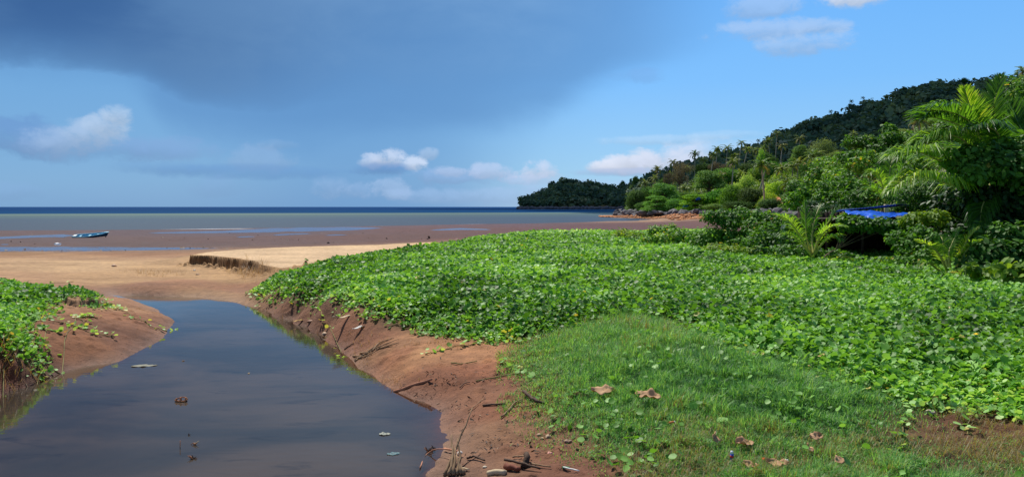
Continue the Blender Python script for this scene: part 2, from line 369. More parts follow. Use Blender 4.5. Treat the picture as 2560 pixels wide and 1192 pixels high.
P_grass = [W(*p)[:2] for p in [(1262,880,.36),(1300,850,.42),(1380,785,.53),(1500,764,.57),(1640,768,.6),(1760,806,.6),(1960,860,.58),(2160,900,.54),(2320,965,.47),(2330,1030,.4),(2280,1090,.36),(2400,1120,.35),(2560,1130,.35),(2900,1150,.35),(2900,1600,.3),(1800,1600,.25),(1600,1230,.22),(1540,1170,.22),(1450,1120,.24),(1380,1070,.26),(1345,1020,.28),(1330,960,.3),(1285,930,.32)]]
P_light = [(x, y) for x, y in P_plat]
creepG = sstep(poly_sd(GX, GY, P_creep), -0.25, 0.35)+sstep(poly_sd(GX, GY, P_creepL), -0.1, 0.4)
grassG = sstep(poly_sd(GX, GY, P_grass), -0.2, 0.3)
platG = sstep(poly_sd(GX, GY, P_plat)+(fnoise(GX, GY, .8, 3)-.5)*.6, -0.1, 0.25)
# colour points for the bare ground
CP = []
def cp(px, py, z, r, g, b): x, y, _ = W(px, py, z); CP.append((x, y, *srgb(r, g, b)))
for a in [(0,660,.2,196,158,118),(200,665,.2,202,164,122),(400,670,.2,198,158,114),(560,690,.2,196,155,110),(300,700,.15,190,150,108),(450,715,.1,168,122,90),(600,725,.1,160,114,84),(350,730,.05,152,110,84),(520,740,.05,168,128,92),(0,690,.3,190,148,110),(640,700,.2,186,146,102),
          (0,637,.1,168,130,98),(300,634,.1,168,128,100),(200,640,.1,186,146,110),
          (0,620,-.3,126,98,88),(300,610,-.4,124,96,86),(0,600,-.7,124,98,90),(600,600,-.6,128,96,86),(900,595,-.6,130,94,82),(1200,575,-.9,134,96,86),(600,582,-1.2,122,98,96),(1500,562,-1.,132,94,86),(1700,560,-1,140,100,88),(1300,562,-1.2,132,100,98),
          (1600,542,-1.2,196,146,110),(1750,546,-.9,206,160,122),(1520,538,-1.4,176,124,92),(1850,556,-.7,150,104,84),
          (250,740,.3,168,122,90),(220,755,.5,176,134,98),(300,790,.3,150,102,72),(380,810,.15,142,98,74),(200,850,.3,142,94,64),(300,860,.1,128,86,64),(0,960,.1,118,66,42),(100,940,.1,112,72,52),
          (760,790,.15,142,98,74),(900,850,.2,150,100,74),(1060,880,.34,190,138,96),(1150,890,.33,180,128,90),(960,870,.25,166,120,86),(1000,900,.2,160,108,76),(1180,930,.25,160,104,74),(1100,960,.15,146,96,70),(1200,1000,.15,146,100,74),(1300,1000,.25,134,86,62),(1200,1100,.1,148,108,80),(1350,1120,.2,134,92,68),(1200,1180,.1,136,98,74),(1450,1180,.2,126,84,64),(1700,1100,.3,110,72,48),(2400,1050,.3,104,70,48),(2500,1160,.3,118,88,62),(2000,1180,.3,112,80,54)]:
    cp(*a)
CP = np.array(CP)
def ground_col(x, y):
    sh = x.shape; x = x.ravel(); y = y.ravel(); o = np.empty((len(x), 3))
    cu, cvv = uv_(CP[:, 0], CP[:, 1])
    for i in range(0, len(x), 20000):
        u, v = uv_(x[i:i+20000], y[i:i+20000])
        d = (u[:, None]-cu)**2+((v[:, None]-cvv)*1.6)**2+1e-5
        wt = d**-2.2; o[i:i+20000] = (wt@CP[:, 2:])/wt.sum(1, keepdims=True)
    return o.reshape(*sh, 3)
GC = ground_col(GX, GY)
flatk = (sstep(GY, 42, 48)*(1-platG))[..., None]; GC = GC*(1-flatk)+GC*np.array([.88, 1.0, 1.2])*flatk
light = np.array(srgb(228, 192, 150)); GC = GC*(1-platG[..., None])+light*platG[..., None]
wet = np.clip(1-(GZ-0.0)/0.16, 0, 1)*(GY < 27)                      # damp margin of the stream
wet = np.maximum(wet, sstep(-GZ, 0.12, 0.30)*(GY > 38))*(1-platG)
GC = GC*np.array([.74,.75,.74])
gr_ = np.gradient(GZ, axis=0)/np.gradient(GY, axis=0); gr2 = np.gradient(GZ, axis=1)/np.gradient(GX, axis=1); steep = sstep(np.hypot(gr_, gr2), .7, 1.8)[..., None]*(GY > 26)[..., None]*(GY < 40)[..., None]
GC = GC*(1-steep)+np.array(srgb(128, 92, 54))*steep*.8  # steep scarp face darkened: its shade is painted into the sand colour
soil = np.array(srgb(70, 62, 36)); vg = np.clip(creepG, 0, 1)[..., None]*0.85
GC = GC*(1-vg)+soil*vg
gg = grassG[..., None]*0.7; GC = GC*(1-gg)+np.array(srgb(84, 72, 42))*gg
hillc = sstep(GX/(GY+1.0), 0.28, 0.36)*sstep(GY, 60, 90); GC = GC*(1-hillc[..., None])+np.array(srgb(92, 96, 56))*hillc[..., None]

gm = bpy.data.materials.new('sand and mud'); gm.use_nodes = True; g = NT(gm.node_tree); P = g.n['Principled BSDF']
geo = g.node('ShaderNodeNewGeometry'); pos = geo.outputs['Position']
vc = g.node('ShaderNodeAttribute', attribute_name='Col'); wa = g.node('ShaderNodeAttribute', attribute_name='wet')
na = g.noise(pos, 0.5, 6, .6); nb_ = g.noise(pos, 5.0, 5, .6); nc = g.noise(pos, 40.0, 4, .6)
stretch = g.noise(g.scalev(pos, (0.25, 1.2, 1)), 1.1, 5, .6, .6)
col = g.mix(1.0, vc.outputs['Color'], g.ramp(g.math('ADD', g.math('MULTIPLY', na, .5), g.math('MULTIPLY', stretch, .5)), [(0.35, (.70, .68, .66)), (0.5, (.98, .98, .98)), (0.66, (1.22, 1.22, 1.2))]), 'MULTIPLY')
col = g.mix(1.0, col, g.ramp(nb_, [(0.3, (.76, .73, .70)), (0.5, (1, 1, 1)), (0.7, (1.2, 1.18, 1.14))]), 'MULTIPLY')
col = g.mix(1.0, col, g.ramp(nc, [(0.3, (.88, .88, .88)), (0.7, (1.1, 1.1, 1.1))]), 'MULTIPLY')
vor = g.noise(pos, 16.0, 2, .5); spots = g.smooth(vor, 0.66, 0.72)
col = g.mix(g.math('MULTIPLY', spots, 0.35), col, (0.05, 0.03, 0.02))
dark = g.mix(1.0, col, (.66, .62, .60), 'MULTIPLY')
col = g.mix(g.math('MULTIPLY', wa.outputs['Fac'], 0.6), col, dark)
g.l.new(col, P.inputs['Base Color'])
g.put(P.inputs['Roughness'], g.math('MULTIPLY_ADD', wa.outputs['Fac'], -0.25, 0.94))
sy = g.node('ShaderNodeSeparateXYZ'); g.l.new(pos, sy.inputs[0])
g.put(P.inputs['Specular IOR Level'], g.math('MULTIPLY', g.math('SUBTRACT', 1.0, g.math('MULTIPLY', g.smooth(sy.outputs[1], 34, 46), .84)), 0.25))
bmp = g.node('ShaderNodeBump'); bmp.inputs['Strength'].default_value = 0.9; bmp.inputs['Distance'].default_value = 0.035
g.put(bmp.inputs['Height'], g.math('ADD', g.math('MULTIPLY', nb_, 1.2), g.math('ADD', g.math('MULTIPLY', nc, .25), g.math('MULTIPLY', spots, .3))))
g.l.new(bmp.outputs[0], P.inputs['Normal'])

ny, nx = GX.shape
V = np.stack([GX, GY, GZ], -1).reshape(-1, 3)
idx = np.arange(ny*nx).reshape(ny, nx)
Q = np.stack([idx[:-1, :-1], idx[:-1, 1:], idx[1:, 1:], idx[1:, :-1]], -1).reshape(-1)
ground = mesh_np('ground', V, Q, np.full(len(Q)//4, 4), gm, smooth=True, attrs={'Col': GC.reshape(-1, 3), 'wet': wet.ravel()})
tag(ground, kind='structure')

# ------------------------------------------------------------------ stream pool
def water_mat(name, murk, shallow=None, fres=True, rough=0.03, bump=0.02, bscale=3.0, gloss=0.35, depthk=0.05, tintc=(1.0, 0.96, 0.90)):
    m = bpy.data.materials.new(name); m.use_nodes = True; t = NT(m.node_tree); t.n.clear()
    o = t.node('ShaderNodeOutputMaterial'); ps = t.node('ShaderNodeNewGeometry').outputs['Position']
    d = t.node('ShaderNodeBsdfDiffuse'); gl = t.node('ShaderNodeBsdfGlossy'); gl.inputs['Roughness'].default_value = rough
    gl.inputs['Color'].default_value = (*tintc, 1)
    n1 = t.noise(t.scalev(ps, (1, 1.8, 1)), bscale, 3, .5); b = t.node('ShaderNodeBump'); b.inputs['Strength'].default_value = 1.0; b.inputs['Distance'].default_value = bump
    t.put(b.inputs['Height'], n1)
    t.l.new(b.outputs[0], gl.inputs['Normal'])
    nn = t.noise(t.scalev(ps, (.6, 1, 1)), .5, 5, .6, .5)
    silt = t.smooth(t.noise(t.scalev(ps, (.55, 1.7, 1)), 1.6, 7, .68, .8), .54, .70)
    mc = t.mix(t.smooth(nn, .35, .65), murk[0], murk[1])
    t.l.new(t.mix(t.math('MULTIPLY', silt, .55), mc, tuple(c*.35 for c in murk[0])), d.inputs['Color'])
    body = d.outputs[0]
    if shallow:
        at_ = t.node('ShaderNodeAttribute', attribute_name='depth').outputs['Fac']
        a = t.math('SUBTRACT', 1.0, t.math('POWER', 2.718, t.math('MULTIPLY', at_, -1.0/depthk)))
        tr = t.node('ShaderNodeBsdfTransparent'); tr.inputs[0].default_value = (*shallow, 1)
        mx = t.node('ShaderNodeMixShader'); t.put(mx.inputs[0], a); t.l.new(tr.outputs[0], mx.inputs[1]); t.l.new(body, mx.inputs[2]); body = mx.outputs[0]
    mx = t.node('ShaderNodeMixShader')
    if fres:
        fr = t.node('ShaderNodeFresnel'); fr.inputs[0].default_value = 1.333; t.l.new(b.outputs[0], fr.inputs['Normal']); t.put(mx.inputs[0], fr.outputs[0])
    else: mx.inputs[0].default_value = gloss
    t.l.new(body, mx.inputs[1]); t.l.new(gl.outputs[0], mx.inputs[2]); t.l.new(mx.outputs[0], o.inputs[0])
    return m
wm = water_mat('murky stream water', (srgb(54, 50, 44), srgb(80, 68, 56)), shallow=(.62, .5, .4), bump=0.0015, bscale=5, rough=0.035, depthk=0.07)
xs = np.arange(-15, 3.2, 0.07); ys = np.arange(3.0, 25.0, 0.07)
X_, Y_ = np.meshgrid(xs, ys); Z_ = zt(X_, Y_); dep = np.clip(-Z_, 0, 1)
idx = np.arange(X_.size).reshape(X_.shape)
q = np.stack([idx[:-1, :-1], idx[:-1, 1:], idx[1:, 1:], idx[1:, :-1]], -1).reshape(-1, 4)
keep = (Z_.ravel()[q].min(1) < 0.03)
q = q[keep]
water = mesh_np('stream_water', np.stack([X_, Y_, np.zeros_like(X_)], -1).reshape(-1, 3), q.ravel(), np.full(len(q), 4), wm, smooth=True, attrs={'depth': dep.ravel()})
tag(water, kind='structure')

# ------------------------------------------------------------------ sea
sm = bpy.data.materials.new('sea water'); sm.use_nodes = True; t = NT(sm.node_tree); t.n.clear()
o_ = t.node('ShaderNodeOutputMaterial'); ps = t.node('ShaderNodeNewGeometry').outputs['Position']
sp = t.node('ShaderNodeSeparateXYZ'); t.l.new(ps, sp.inputs[0])
nn = t.noise(t.scalev(ps, (.3, 1, 1)), .012, 4, .6)
yy = t.math('ADD', sp.outputs[1], t.math('MULTIPLY', t.math('SUBTRACT', nn, .5), 90.0))
yy = t.math('SUBTRACT', yy, t.math('MULTIPLY', sp.outputs[0], 0.35))
lg = t.math('LOGARITHM', t.math('MAXIMUM', yy, 10.0), 10.0)
c1 = t.ramp(t.math('DIVIDE', t.math('SUBTRACT', lg, 2.0), 2.0), [(0.0, srgb(74, 64, 66)), (0.12, srgb(62, 64, 74)), (0.24, srgb(58, 66, 78)), (0.31, srgb(68, 82, 80)), (0.365, srgb(92, 108, 88)), (0.385, srgb(6, 58, 100)), (0.6, srgb(2, 48, 96)), (1, srgb(6, 58, 108))])
df = t.node('ShaderNodeBsdfDiffuse'); t.l.new(c1, df.inputs[0])
gl = t.node('ShaderNodeBsdfGlossy'); gl.inputs['Roughness'].default_value = 0.22; gl.inputs[0].default_value = (.7, .88, .95, 1)
w1 = t.noise(t.scalev(ps, (.5, 1.6, 1)), .9, 3, .6); b = t.node('ShaderNodeBump'); b.inputs['Strength'].default_value = .6; b.inputs['Distance'].default_value = .12
t.put(b.inputs['Height'], w1); t.l.new(b.outputs[0], gl.inputs['Normal'])
mx = t.node('ShaderNodeMixShader')
t.put(mx.inputs[0], t.math('SUBTRACT', 0.15, t.math('MULTIPLY', t.smooth(lg, 2.70, 2.80), 0.11)))
t.l.new(df.outputs[0], mx.inputs[1]); t.l.new(gl.outputs[0], mx.inputs[2]); t.l.new(mx.outputs[0], o_.inputs[0])
SEAZ = -1.5
b_ = MB(); b_.add([(-30000, 60, SEAZ), (30000, 60, SEAZ), (30000, 40000, SEAZ), (-30000, 40000, SEAZ)], [(0, 1, 2, 3)])
tag(b_.build('sea', sm), kind='structure')

# ------------------------------------------------------------------ tide pools left on the flat
tm = water_mat('tide pool water', (srgb(88, 84, 92), srgb(100, 92, 92)), fres=False, gloss=0.55, rough=0.08, bump=0.01, bscale=2.0, tintc=(.78, .86, 1.0))
def strip(name, top, bot, z0, nseg=60, lift=0.006, mat=tm):
    top = np.array(top, float); bot = np.array(bot, float)
    px = np.linspace(max(top[0, 0], bot[0, 0]), min(top[-1, 0], bot[-1, 0]), nseg)
    ty = np.interp(px, top[:, 0], top[:, 1]); by = np.interp(px, bot[:, 0], bot[:, 1])
    mid = (ty+by)/2; half = (by-ty)/2*(0.75+0.5*fnoise(px, px*0, .03, 3))
    V = []; fs = []; m = 7
    for i in range(nseg):
        taper = min(1, min(i, nseg-1-i)/4.0)
        for j in range(m):
            py = mid[i]+half[i]*taper*(2*j/(m-1)-1)
            Y = (CAMZ-z0)*F/(py-HY)
            for _ in range(8):                    # land the point on the terrain itself
                z = float(zt((px[i]-1280)/F*Y, Y)); Y = Y*0.5+0.5*min(max((CAMZ-z)*F/(py-HY), 20), 400)
            V.append(((px[i]-1280)/F*Y, Y, z+lift))
    for i in range(nseg-1):
        for j in range(m-1): a = i*m+j; fs.append((a, a+m, a+m+1, a+1))
    b = MB(); b.add(V, fs); o = b.build(name, mat, smooth=True); tag(o, kind='structure'); return o
strip('tide_pool', [(-300,617),(0,617),(200,617.5),(470,619),(560,621)], [(-300,629),(0,629),(150,629),(350,626),(470,624),(560,622)], -.3)
strip('tide_pool', [(-300,590),(0,592),(80,588),(190,585)], [(-300,598),(0,597.5),(90,594),(190,592)], -.9)
strip('tide_pool', [(370,581.5),(560,577),(700,570),(870,567),(960,569)], [(370,583.5),(560,582.5),(700,579.5),(870,576.5),(960,570.5)], -1.1, 90)
strip('tide_pool', [(1075,574),(1150,570),(1230,573)], [(1075,576.5),(1150,574.5),(1230,575)], -1.0, 40)
strip('tide_pool', [(680,587),(720,584),(780,583)], [(680,589),(720,587.5),(780,584.5)], -.9, 30)
strip('tide_pool', [(590,592),(620,590.5),(640,591)], [(590,594),(620,593),(640,592)], -.8, 24)
strip('tide_pool', [(810,588),(840,586),(870,587)], [(810,589.5),(840,588.5),(870,588)], -.8, 24)
strip('tide_pool', [(0,611),(15,610),(25,611)], [(0,612.5),(15,612.5),(25,612)], -.6, 20)

foam = plain_foam = bpy.data.materials.new('foam'); foam.use_nodes = True; foam.node_tree.nodes['Principled BSDF'].inputs['Base Color'].default_value = (.62, .64, .70, 1)
strip('foam_line', [(-300,574.6),(0,574.6),(200,573.6),(420,572.8),(640,571)], [(-300,575.6),(0,575.4),(200,574.4),(420,573.4),(640,571.6)], -1.45, 90, mat=foam)
strip('foam_line', [(900,565.2),(1100,561),(1300,557.6),(1480,554.2)], [(900,565.9),(1100,561.7),(1300,558.2),(1480,554.8)], -1.45, 80, mat=foam)

# ================================================================== plants: materials and leaf shapes
def leaf_mat(name, stops, trans=0.35, tcol=1.6, rough=0.42, spec=0.35, objrand=0.0, attr='rnd'):
    m = bpy.data.materials.new(name); m.use_nodes = True; t = NT(m.node_tree); t.n.clear()
    o = t.node('ShaderNodeOutputMaterial'); a = t.node('ShaderNodeAttribute', attribute_name=attr).outputs['Fac']
    col = t.ramp(a, stops)
    if objrand:
        oi = t.node('ShaderNodeObjectInfo').outputs['Random']
        hs = t.node('ShaderNodeHueSaturation'); t.l.new(col, hs.inputs['Color'])
        t.put(hs.inputs['Hue'], t.math('MULTIPLY_ADD', oi, 0.05*objrand, 0.5-0.025*objrand))
        t.put(hs.inputs['Value'], t.math('MULTIPLY_ADD', t.math('FRACT', t.math('MULTIPLY', oi, 7.31)), 0.5*objrand, 1-0.25*objrand))
        t.put(hs.inputs['Saturation'], t.math('MULTIPLY_ADD', t.math('FRACT', t.math('MULTIPLY', oi, 3.77)), 0.3*objrand, 1-0.2*objrand))
        col = hs.outputs[0]
    p = t.node('ShaderNodeBsdfPrincipled'); t.l.new(col, p.inputs['Base Color']); p.inputs['Roughness'].default_value = rough; p.inputs['Specular IOR Level'].default_value = spec
    if trans > 0:
        tr = t.node('ShaderNodeBsdfTranslucent'); t.l.new(t.mix(1.0, col, (tcol*1.1, tcol, tcol*.45), 'MULTIPLY'), tr.inputs[0])
        mx = t.node('ShaderNodeMixShader'); mx.inputs[0].default_value = trans
        t.l.new(p.outputs[0], mx.inputs[1]); t.l.new(tr.outputs[0], mx.inputs[2]); t.l.new(mx.outputs[0], o.inputs[0])
    else: t.l.new(p.outputs[0], o.inputs[0])
    return m
def plain(name, col, rough=0.8, spec=0.3, nscale=0, namt=0.3, metallic=0.0, bump=0):
    m = bpy.data.materials.new(name); m.use_nodes = True; t = NT(m.node_tree); p = t.n['Principled BSDF']
    p.inputs['Roughness'].default_value = rough; p.inputs['Specular IOR Level'].default_value = spec; p.inputs['Metallic'].default_value = metallic
    if nscale:
        co = t.node('ShaderNodeTexCoord').outputs['Object']
        n = t.noise(co, nscale, 4, .6)
        k0 = tuple(c*(1-namt) for c in col); k1 = tuple(min(1, c*(1+namt)) for c in col)
        t.l.new(t.ramp(n, [(0.3, k0), (0.7, k1)]), p.inputs['Base Color'])
        if bump:
            b = t.node('ShaderNodeBump'); b.inputs['Distance'].default_value = bump; t.put(b.inputs['Height'], n); t.l.new(b.outputs[0], p.inputs['Normal'])
    else: p.inputs['Base Color'].default_value = (*col, 1)
    return m
# leaf outlines: x, y, z with y along the leaf
T_LOBED = (np.array([(0,0,0),(-.34,.10,.05),(-.50,.48,.10),(-.30,.92,.07),(0,.84,0),(.30,.92,.07),(.50,.48,.10),(.34,.10,.05)]), [(0,4,3,2,1),(0,7,6,5,4)])
T_OVAL = (np.array([(0,0,0),(-.26,.38,.07),(-.24,.72,.05),(0,1,-.06),(.24,.72,.05),(.26,.38,.07),(0,.5,0)]), [(0,6,2,1),(6,3,2),(0,5,4,6),(6,4,3)])
T_CARD = (np.array([(-.5,0,0),(.5,0,0),(.35,1,0.1),(-.35,1,0.1)]), [(0,1,2,3)])
T_DIA = (np.array([(0,0,0),(-.32,.5,.06),(0,1,0),(.32,.5,.06)]), [(0,3,2,1)])
def leaf_arrays(Pp, Nn, S, tmpl, dirs=None, widen=1.0, curl=0.0):
    TV, TF = tmpl; n = len(Pp)
    Nn = Nn/np.linalg.norm(Nn, axis=1, keepdims=True)
    if dirs is None: dirs = RNG.normal(size=(n, 3))
    B = dirs-(dirs*Nn).sum(1, keepdims=True)*Nn; B /= np.linalg.norm(B, axis=1, keepdims=True)+1e-9
    A = np.cross(B, Nn)
    S = np.asarray(S)[:, None, None]
    V = Pp[:, None, :]+S*(A[:, None, :]*TV[None, :, 0:1]*widen+B[:, None, :]*TV[None, :, 1:2]+Nn[:, None, :]*TV[None, :, 2:3])
    k = len(TV); fl = np.concatenate([np.array(f) for f in TF]); sz = np.array([len(f) for f in TF])
    loops = (np.arange(n)[:, None]*k+fl[None, :]).ravel(); sizes = np.tile(sz, n)
    return V.reshape(-1, 3), loops, sizes, k
def leaf_mesh(name, Pp, Nn, S, rnd, tmpl, mat, parent=None, dirs=None, widen=1.0, link=True):
    V, L, Z, k = leaf_arrays(Pp, Nn, S, tmpl, dirs, widen)
    return mesh_np(name, V, L, Z, mat, parent, attrs={'rnd': np.repeat(rnd, k)}, link=link)

M_creep = leaf_mat('creeper leaf', [(0, srgb(52, 92, 28)), (.3, srgb(98, 152, 48)), (.7, srgb(140, 194, 88)), (.93, srgb(190, 222, 138)), (.97, srgb(190, 186, 80)), (1, srgb(180, 150, 80))], trans=.32, tcol=1.5, rough=.54, spec=.36)
M_vine = plain('vine stem', srgb(120, 112, 62), nscale=8)
M_twig = plain('dead twig', srgb(140, 112, 84), nscale=9, namt=.35)
M_dtwig = plain('dark wet twig', srgb(78, 58, 44), nscale=9, namt=.35)

def frustum_points(n, t0, t1, y0, y1, gam=1.0):
    """points on the ground, density falling as the distance grows"""
    u = RNG.random(n)
    a = 2.0-gam*2.0                                # pdf(y) ~ y^(1-2*gam)
    y = (y0**a+(y1**a-y0**a)*u)**(1/a) if abs(a) > 1e-6 else y0*(y1/y0)**u
    t = t0+(t1-t0)*RNG.random(n)
    return t*y, y
def canopy(x, y): return 0.06+0.22*fnoise(x, y, .55, 3)+0.16*fnoise(x, y, 1.9, 2)
# --- creeper on the right --------------------------------------------------
def creeper(name, poly, n, t0, t1, y0, y1, size, label, gam, edge=0.9, thin=None, side=1):
    x, y = frustum_points(n, t0, t1, y0, y1, gam)
    s = poly_sd(x, y, poly)
    jag = (fnoise(x, y, 1.1, 3)-.5)*1.3+(fnoise(x, y, 4.0, 2)-.5)*.5
    sg = poly_sd(x, y, P_grass)
    pr = sstep(s+jag*edge*.8, -0.25, 0.55)
    pr = pr*(1-.985*sstep(sg+jag*1.1+(fnoise(x+3, y, .5, 2)-.5)*2.0, -0.6, 1.9))
    gpatch = [W(*p)[:2] for p in [(1090,790,.5),(1180,755,.6),(1330,750,.62),(1400,780,.58),(1330,815,.5),(1200,815,.45),(1100,812,.42)]]
    pr *= 1-.55*sstep(poly_sd(x, y, gpatch)+jag*.4, -.3, .5)
    keep = RNG.random(len(x)) < pr
    x, y, s = x[keep], y[keep], s[keep]
    z0 = zt(x, y); ed = sstep(s, -.1, 1.1)
    hc = canopy(x, y)*(0.18+0.82*ed)
    f = RNG.random(len(x))**0.45
    ok = z0 > -0.01; x, y, s, z0, ed, hc, f = [q[ok] for q in (x, y, s, z0, ed, hc, f)]
    z = z0+0.015+hc*f
    e = 0.08
    gx = (canopy(x+e, y)-canopy(x-e, y))/(2*e); gy = (canopy(x, y+e)-canopy(x, y-e))/(2*e)
    Nn = np.stack([-gx, -gy, np.ones(len(x))], 1)+RNG.normal(size=(len(x), 3))*np.array([.68, .68, .12])
    Nn[:, 2] = np.abs(Nn[:, 2])
    S = size*(0.5+.85*RNG.random(len(x))**1.3)*(1+np.clip((y-14)/45, 0, 1)*.75)*(0.72+.28*ed)
    patch = fnoise(x, y, .45, 3)
    r = np.clip(.12+.55*RNG.random(len(x))+.38*(patch-.5)*2+.25*sstep(y, 24, 55)+(.28*(1-ed))*RNG.random(len(x)), 0, .93)
    r = np.where(RNG.random(len(x)) < .003+.03*(1-ed), .96+.04*RNG.random(len(x)), r)
    o = leaf_mesh(name, np.stack([x, y, z], 1), Nn, S, r, T_LOBED, M_creep)
    print(name, len(x)); return tag(o, label, 'creeper', kind='stuff')
creeper('beach_creeper', P_creep, 570000, -.36, .98, 8.0, 62, .088, 'dense bright green beach creeper with round leaves covering the ground right of the stream', .92)
creeper('beach_creeper', P_creepL, 60000, -.78, -.42, 9.5, 24, .088, 'round-leaved green creeper covering the top of the left stream bank', .75, edge=.45)
# --- runners with spaced leaves trailing over bare mud ----------------------
def runner(px_pts, z, label, n_leaf=14, size=.075, group=None, yellow=.2, mat=M_vine):
    P0 = []
    for px, py in px_pts:
        zz = z
        for _ in range(6):
            x, y, _z = W(px, py, zz); zz = float(zt(x, y))
        P0.append(Vector((x, y, zz+.012)))
    pts = []
    for i in range(len(P0)-1):
        for k in range(6):
            p = P0[i].lerp(P0[i+1], k/6); a = .025*math.sin(i*2.1+k*1.3+px_pts[0][0])
            x, y = p.x+a, p.y+a*.6; pts.append((x, y, float(zt(x, y))+.012+.012*math.sin(k*1.1)))
    pts.append(tuple(P0[-1]))
    root = empty('creeper_runner', pts[0]); inv = Matrix.Translation(-Vector(pts[0]))
    b = MB(); b.tube([Vector(p)-Vector(pts[0]) for p in pts], [.007]*len(pts), 5); b.build('stem', mat, root, smooth=True)
    k = RNG.integers(0, len(pts), n_leaf); Pp = np.array(pts)[k]+RNG.normal(size=(n_leaf, 3))*[.05, .05, .006]+[0, 0, .03]
    Nn = RNG.normal(size=(n_leaf, 3))*.4+[0, 0, 1]
    leaf_mesh('leaves', Pp-np.array(pts[0]), Nn, size*(.6+.7*RNG.random(n_leaf)), np.clip(.3+yellow+.5*RNG.random(n_leaf), 0, 1), T_LOBED, M_creep, root)
    tag(root, label, 'vine', group)
for pp, z, lb, n in [
  ([(300,775),(345,800),(390,822),(432,830)], .3, 'creeper runner straggling down the left sandspit into the stream', 26),
  ([(218,742),(255,752),(290,775),(305,772)], .4, 'leafy creeper runner hanging over the crack in the left bank', 46),
  ([(185,772),(215,790),(245,795)], .35, 'short leafy runner just below the crack in the left bank', 30),
  ([(120,800),(170,812),(210,822),(225,824)], .35, 'creeper runner curving over the middle of the left mud slope', 26),
  ([(190,818),(240,838),(288,852)], .3, 'thin runner with a leafy tip low on the left mud slope', 14),
  ([(100,850),(150,862),(190,868),(215,882)], .3, 'sparse runner crossing the lower left mud slope', 16),
  ([(20,905),(60,915),(120,935),(155,935)], .2, 'creeper runner reaching the water at the lower left bank', 30),
  ([(0,955),(20,960),(35,965)], .1, 'small leafy runner beside the water at the left edge', 16),
  ([(0,735),(60,722),(130,708),(182,705)], .4, 'creeper runner lying on pale sand behind the left bank', 22),
  ([(1062,888),(1100,877),(1135,868),(1185,858),(1240,850)], .32, 'creeper runner with small leaves across the upper right mud flat', 26),
  ([(612,742),(640,722),(655,712)], .2, 'yellowing runner at the tip of the creeper by the pool', 16),
  ([(800,845),(830,822),(870,812)], .2, 'sparse runner above the bank beside the white driftwood', 12),
  ([(1250,905),(1290,925),(1335,945)], .25, 'leafy runner along the edge of the grass on the mud', 16),
  ([(1020,835),(1100,838),(1200,845)], .38, 'brown creeper stem along the foot of the green field', 18),
  ([(2440,1040),(2400,1060),(2430,1090)], .38, 'runner with round leaves crossing bare dirt at right', 14),
  ([(2290,990),(2260,1060),(2240,1130)], .42, 'creeper runner dropping down the right side of the grass', 26),
  ([(1760,1000),(1700,1020),(1800,1050),(1840,1090)], .45, 'creeper runner threading through the middle of the grass', 22)]:
    runner(pp, z, lb, n)

# --- grass -----------------------------------------------------------------
M_grass = leaf_mat('grass blade', [(0, srgb(50, 98, 48)), (.35, srgb(98, 160, 78)), (.6, srgb(154, 202, 114)), (.75, srgb(126, 136, 76)), (.88, srgb(140, 122, 76)), (1, srgb(140, 108, 72))], trans=.4, tcol=1.4, rough=.5, spec=.3)
def blades(x, y, z, Lh, lean, width, az_):
    n = len(x); d = np.stack([np.cos(az_), np.sin(az_)], 1); sd = np.stack([-d[:, 1], d[:, 0]], 1)
    V = np.empty((n, 5, 3)); wd = width[:, None]*sd/2
    for k, (f, wk) in enumerate([(0, 1), (.55, .8)]):
        out = lean*Lh*(f**1.6); up = Lh*f*np.sqrt(np.clip(1-(lean*f*.8)**2, .1, 1))
        cx = x+d[:, 0]*out; cy = y+d[:, 1]*out
        V[:, 2*k, 0] = cx-wd[:, 0]*wk; V[:, 2*k, 1] = cy-wd[:, 1]*wk; V[:, 2*k, 2] = z+up
        V[:, 2*k+1, 0] = cx+wd[:, 0]*wk; V[:, 2*k+1, 1] = cy+wd[:, 1]*wk; V[:, 2*k+1, 2] = z+up
    out = lean*Lh; up = Lh*np.sqrt(np.clip(1-(lean*.9)**2, .04, 1))
    V[:, 4, 0] = x+d[:, 0]*out; V[:, 4, 1] = y+d[:, 1]*out; V[:, 4, 2] = z+up
    fl = np.array([0, 1, 3, 2, 2, 3, 4]); loops = (np.arange(n)[:, None]*5+fl).ravel(); sizes = np.tile([4, 3], n)
    return V.reshape(-1, 3), loops, sizes
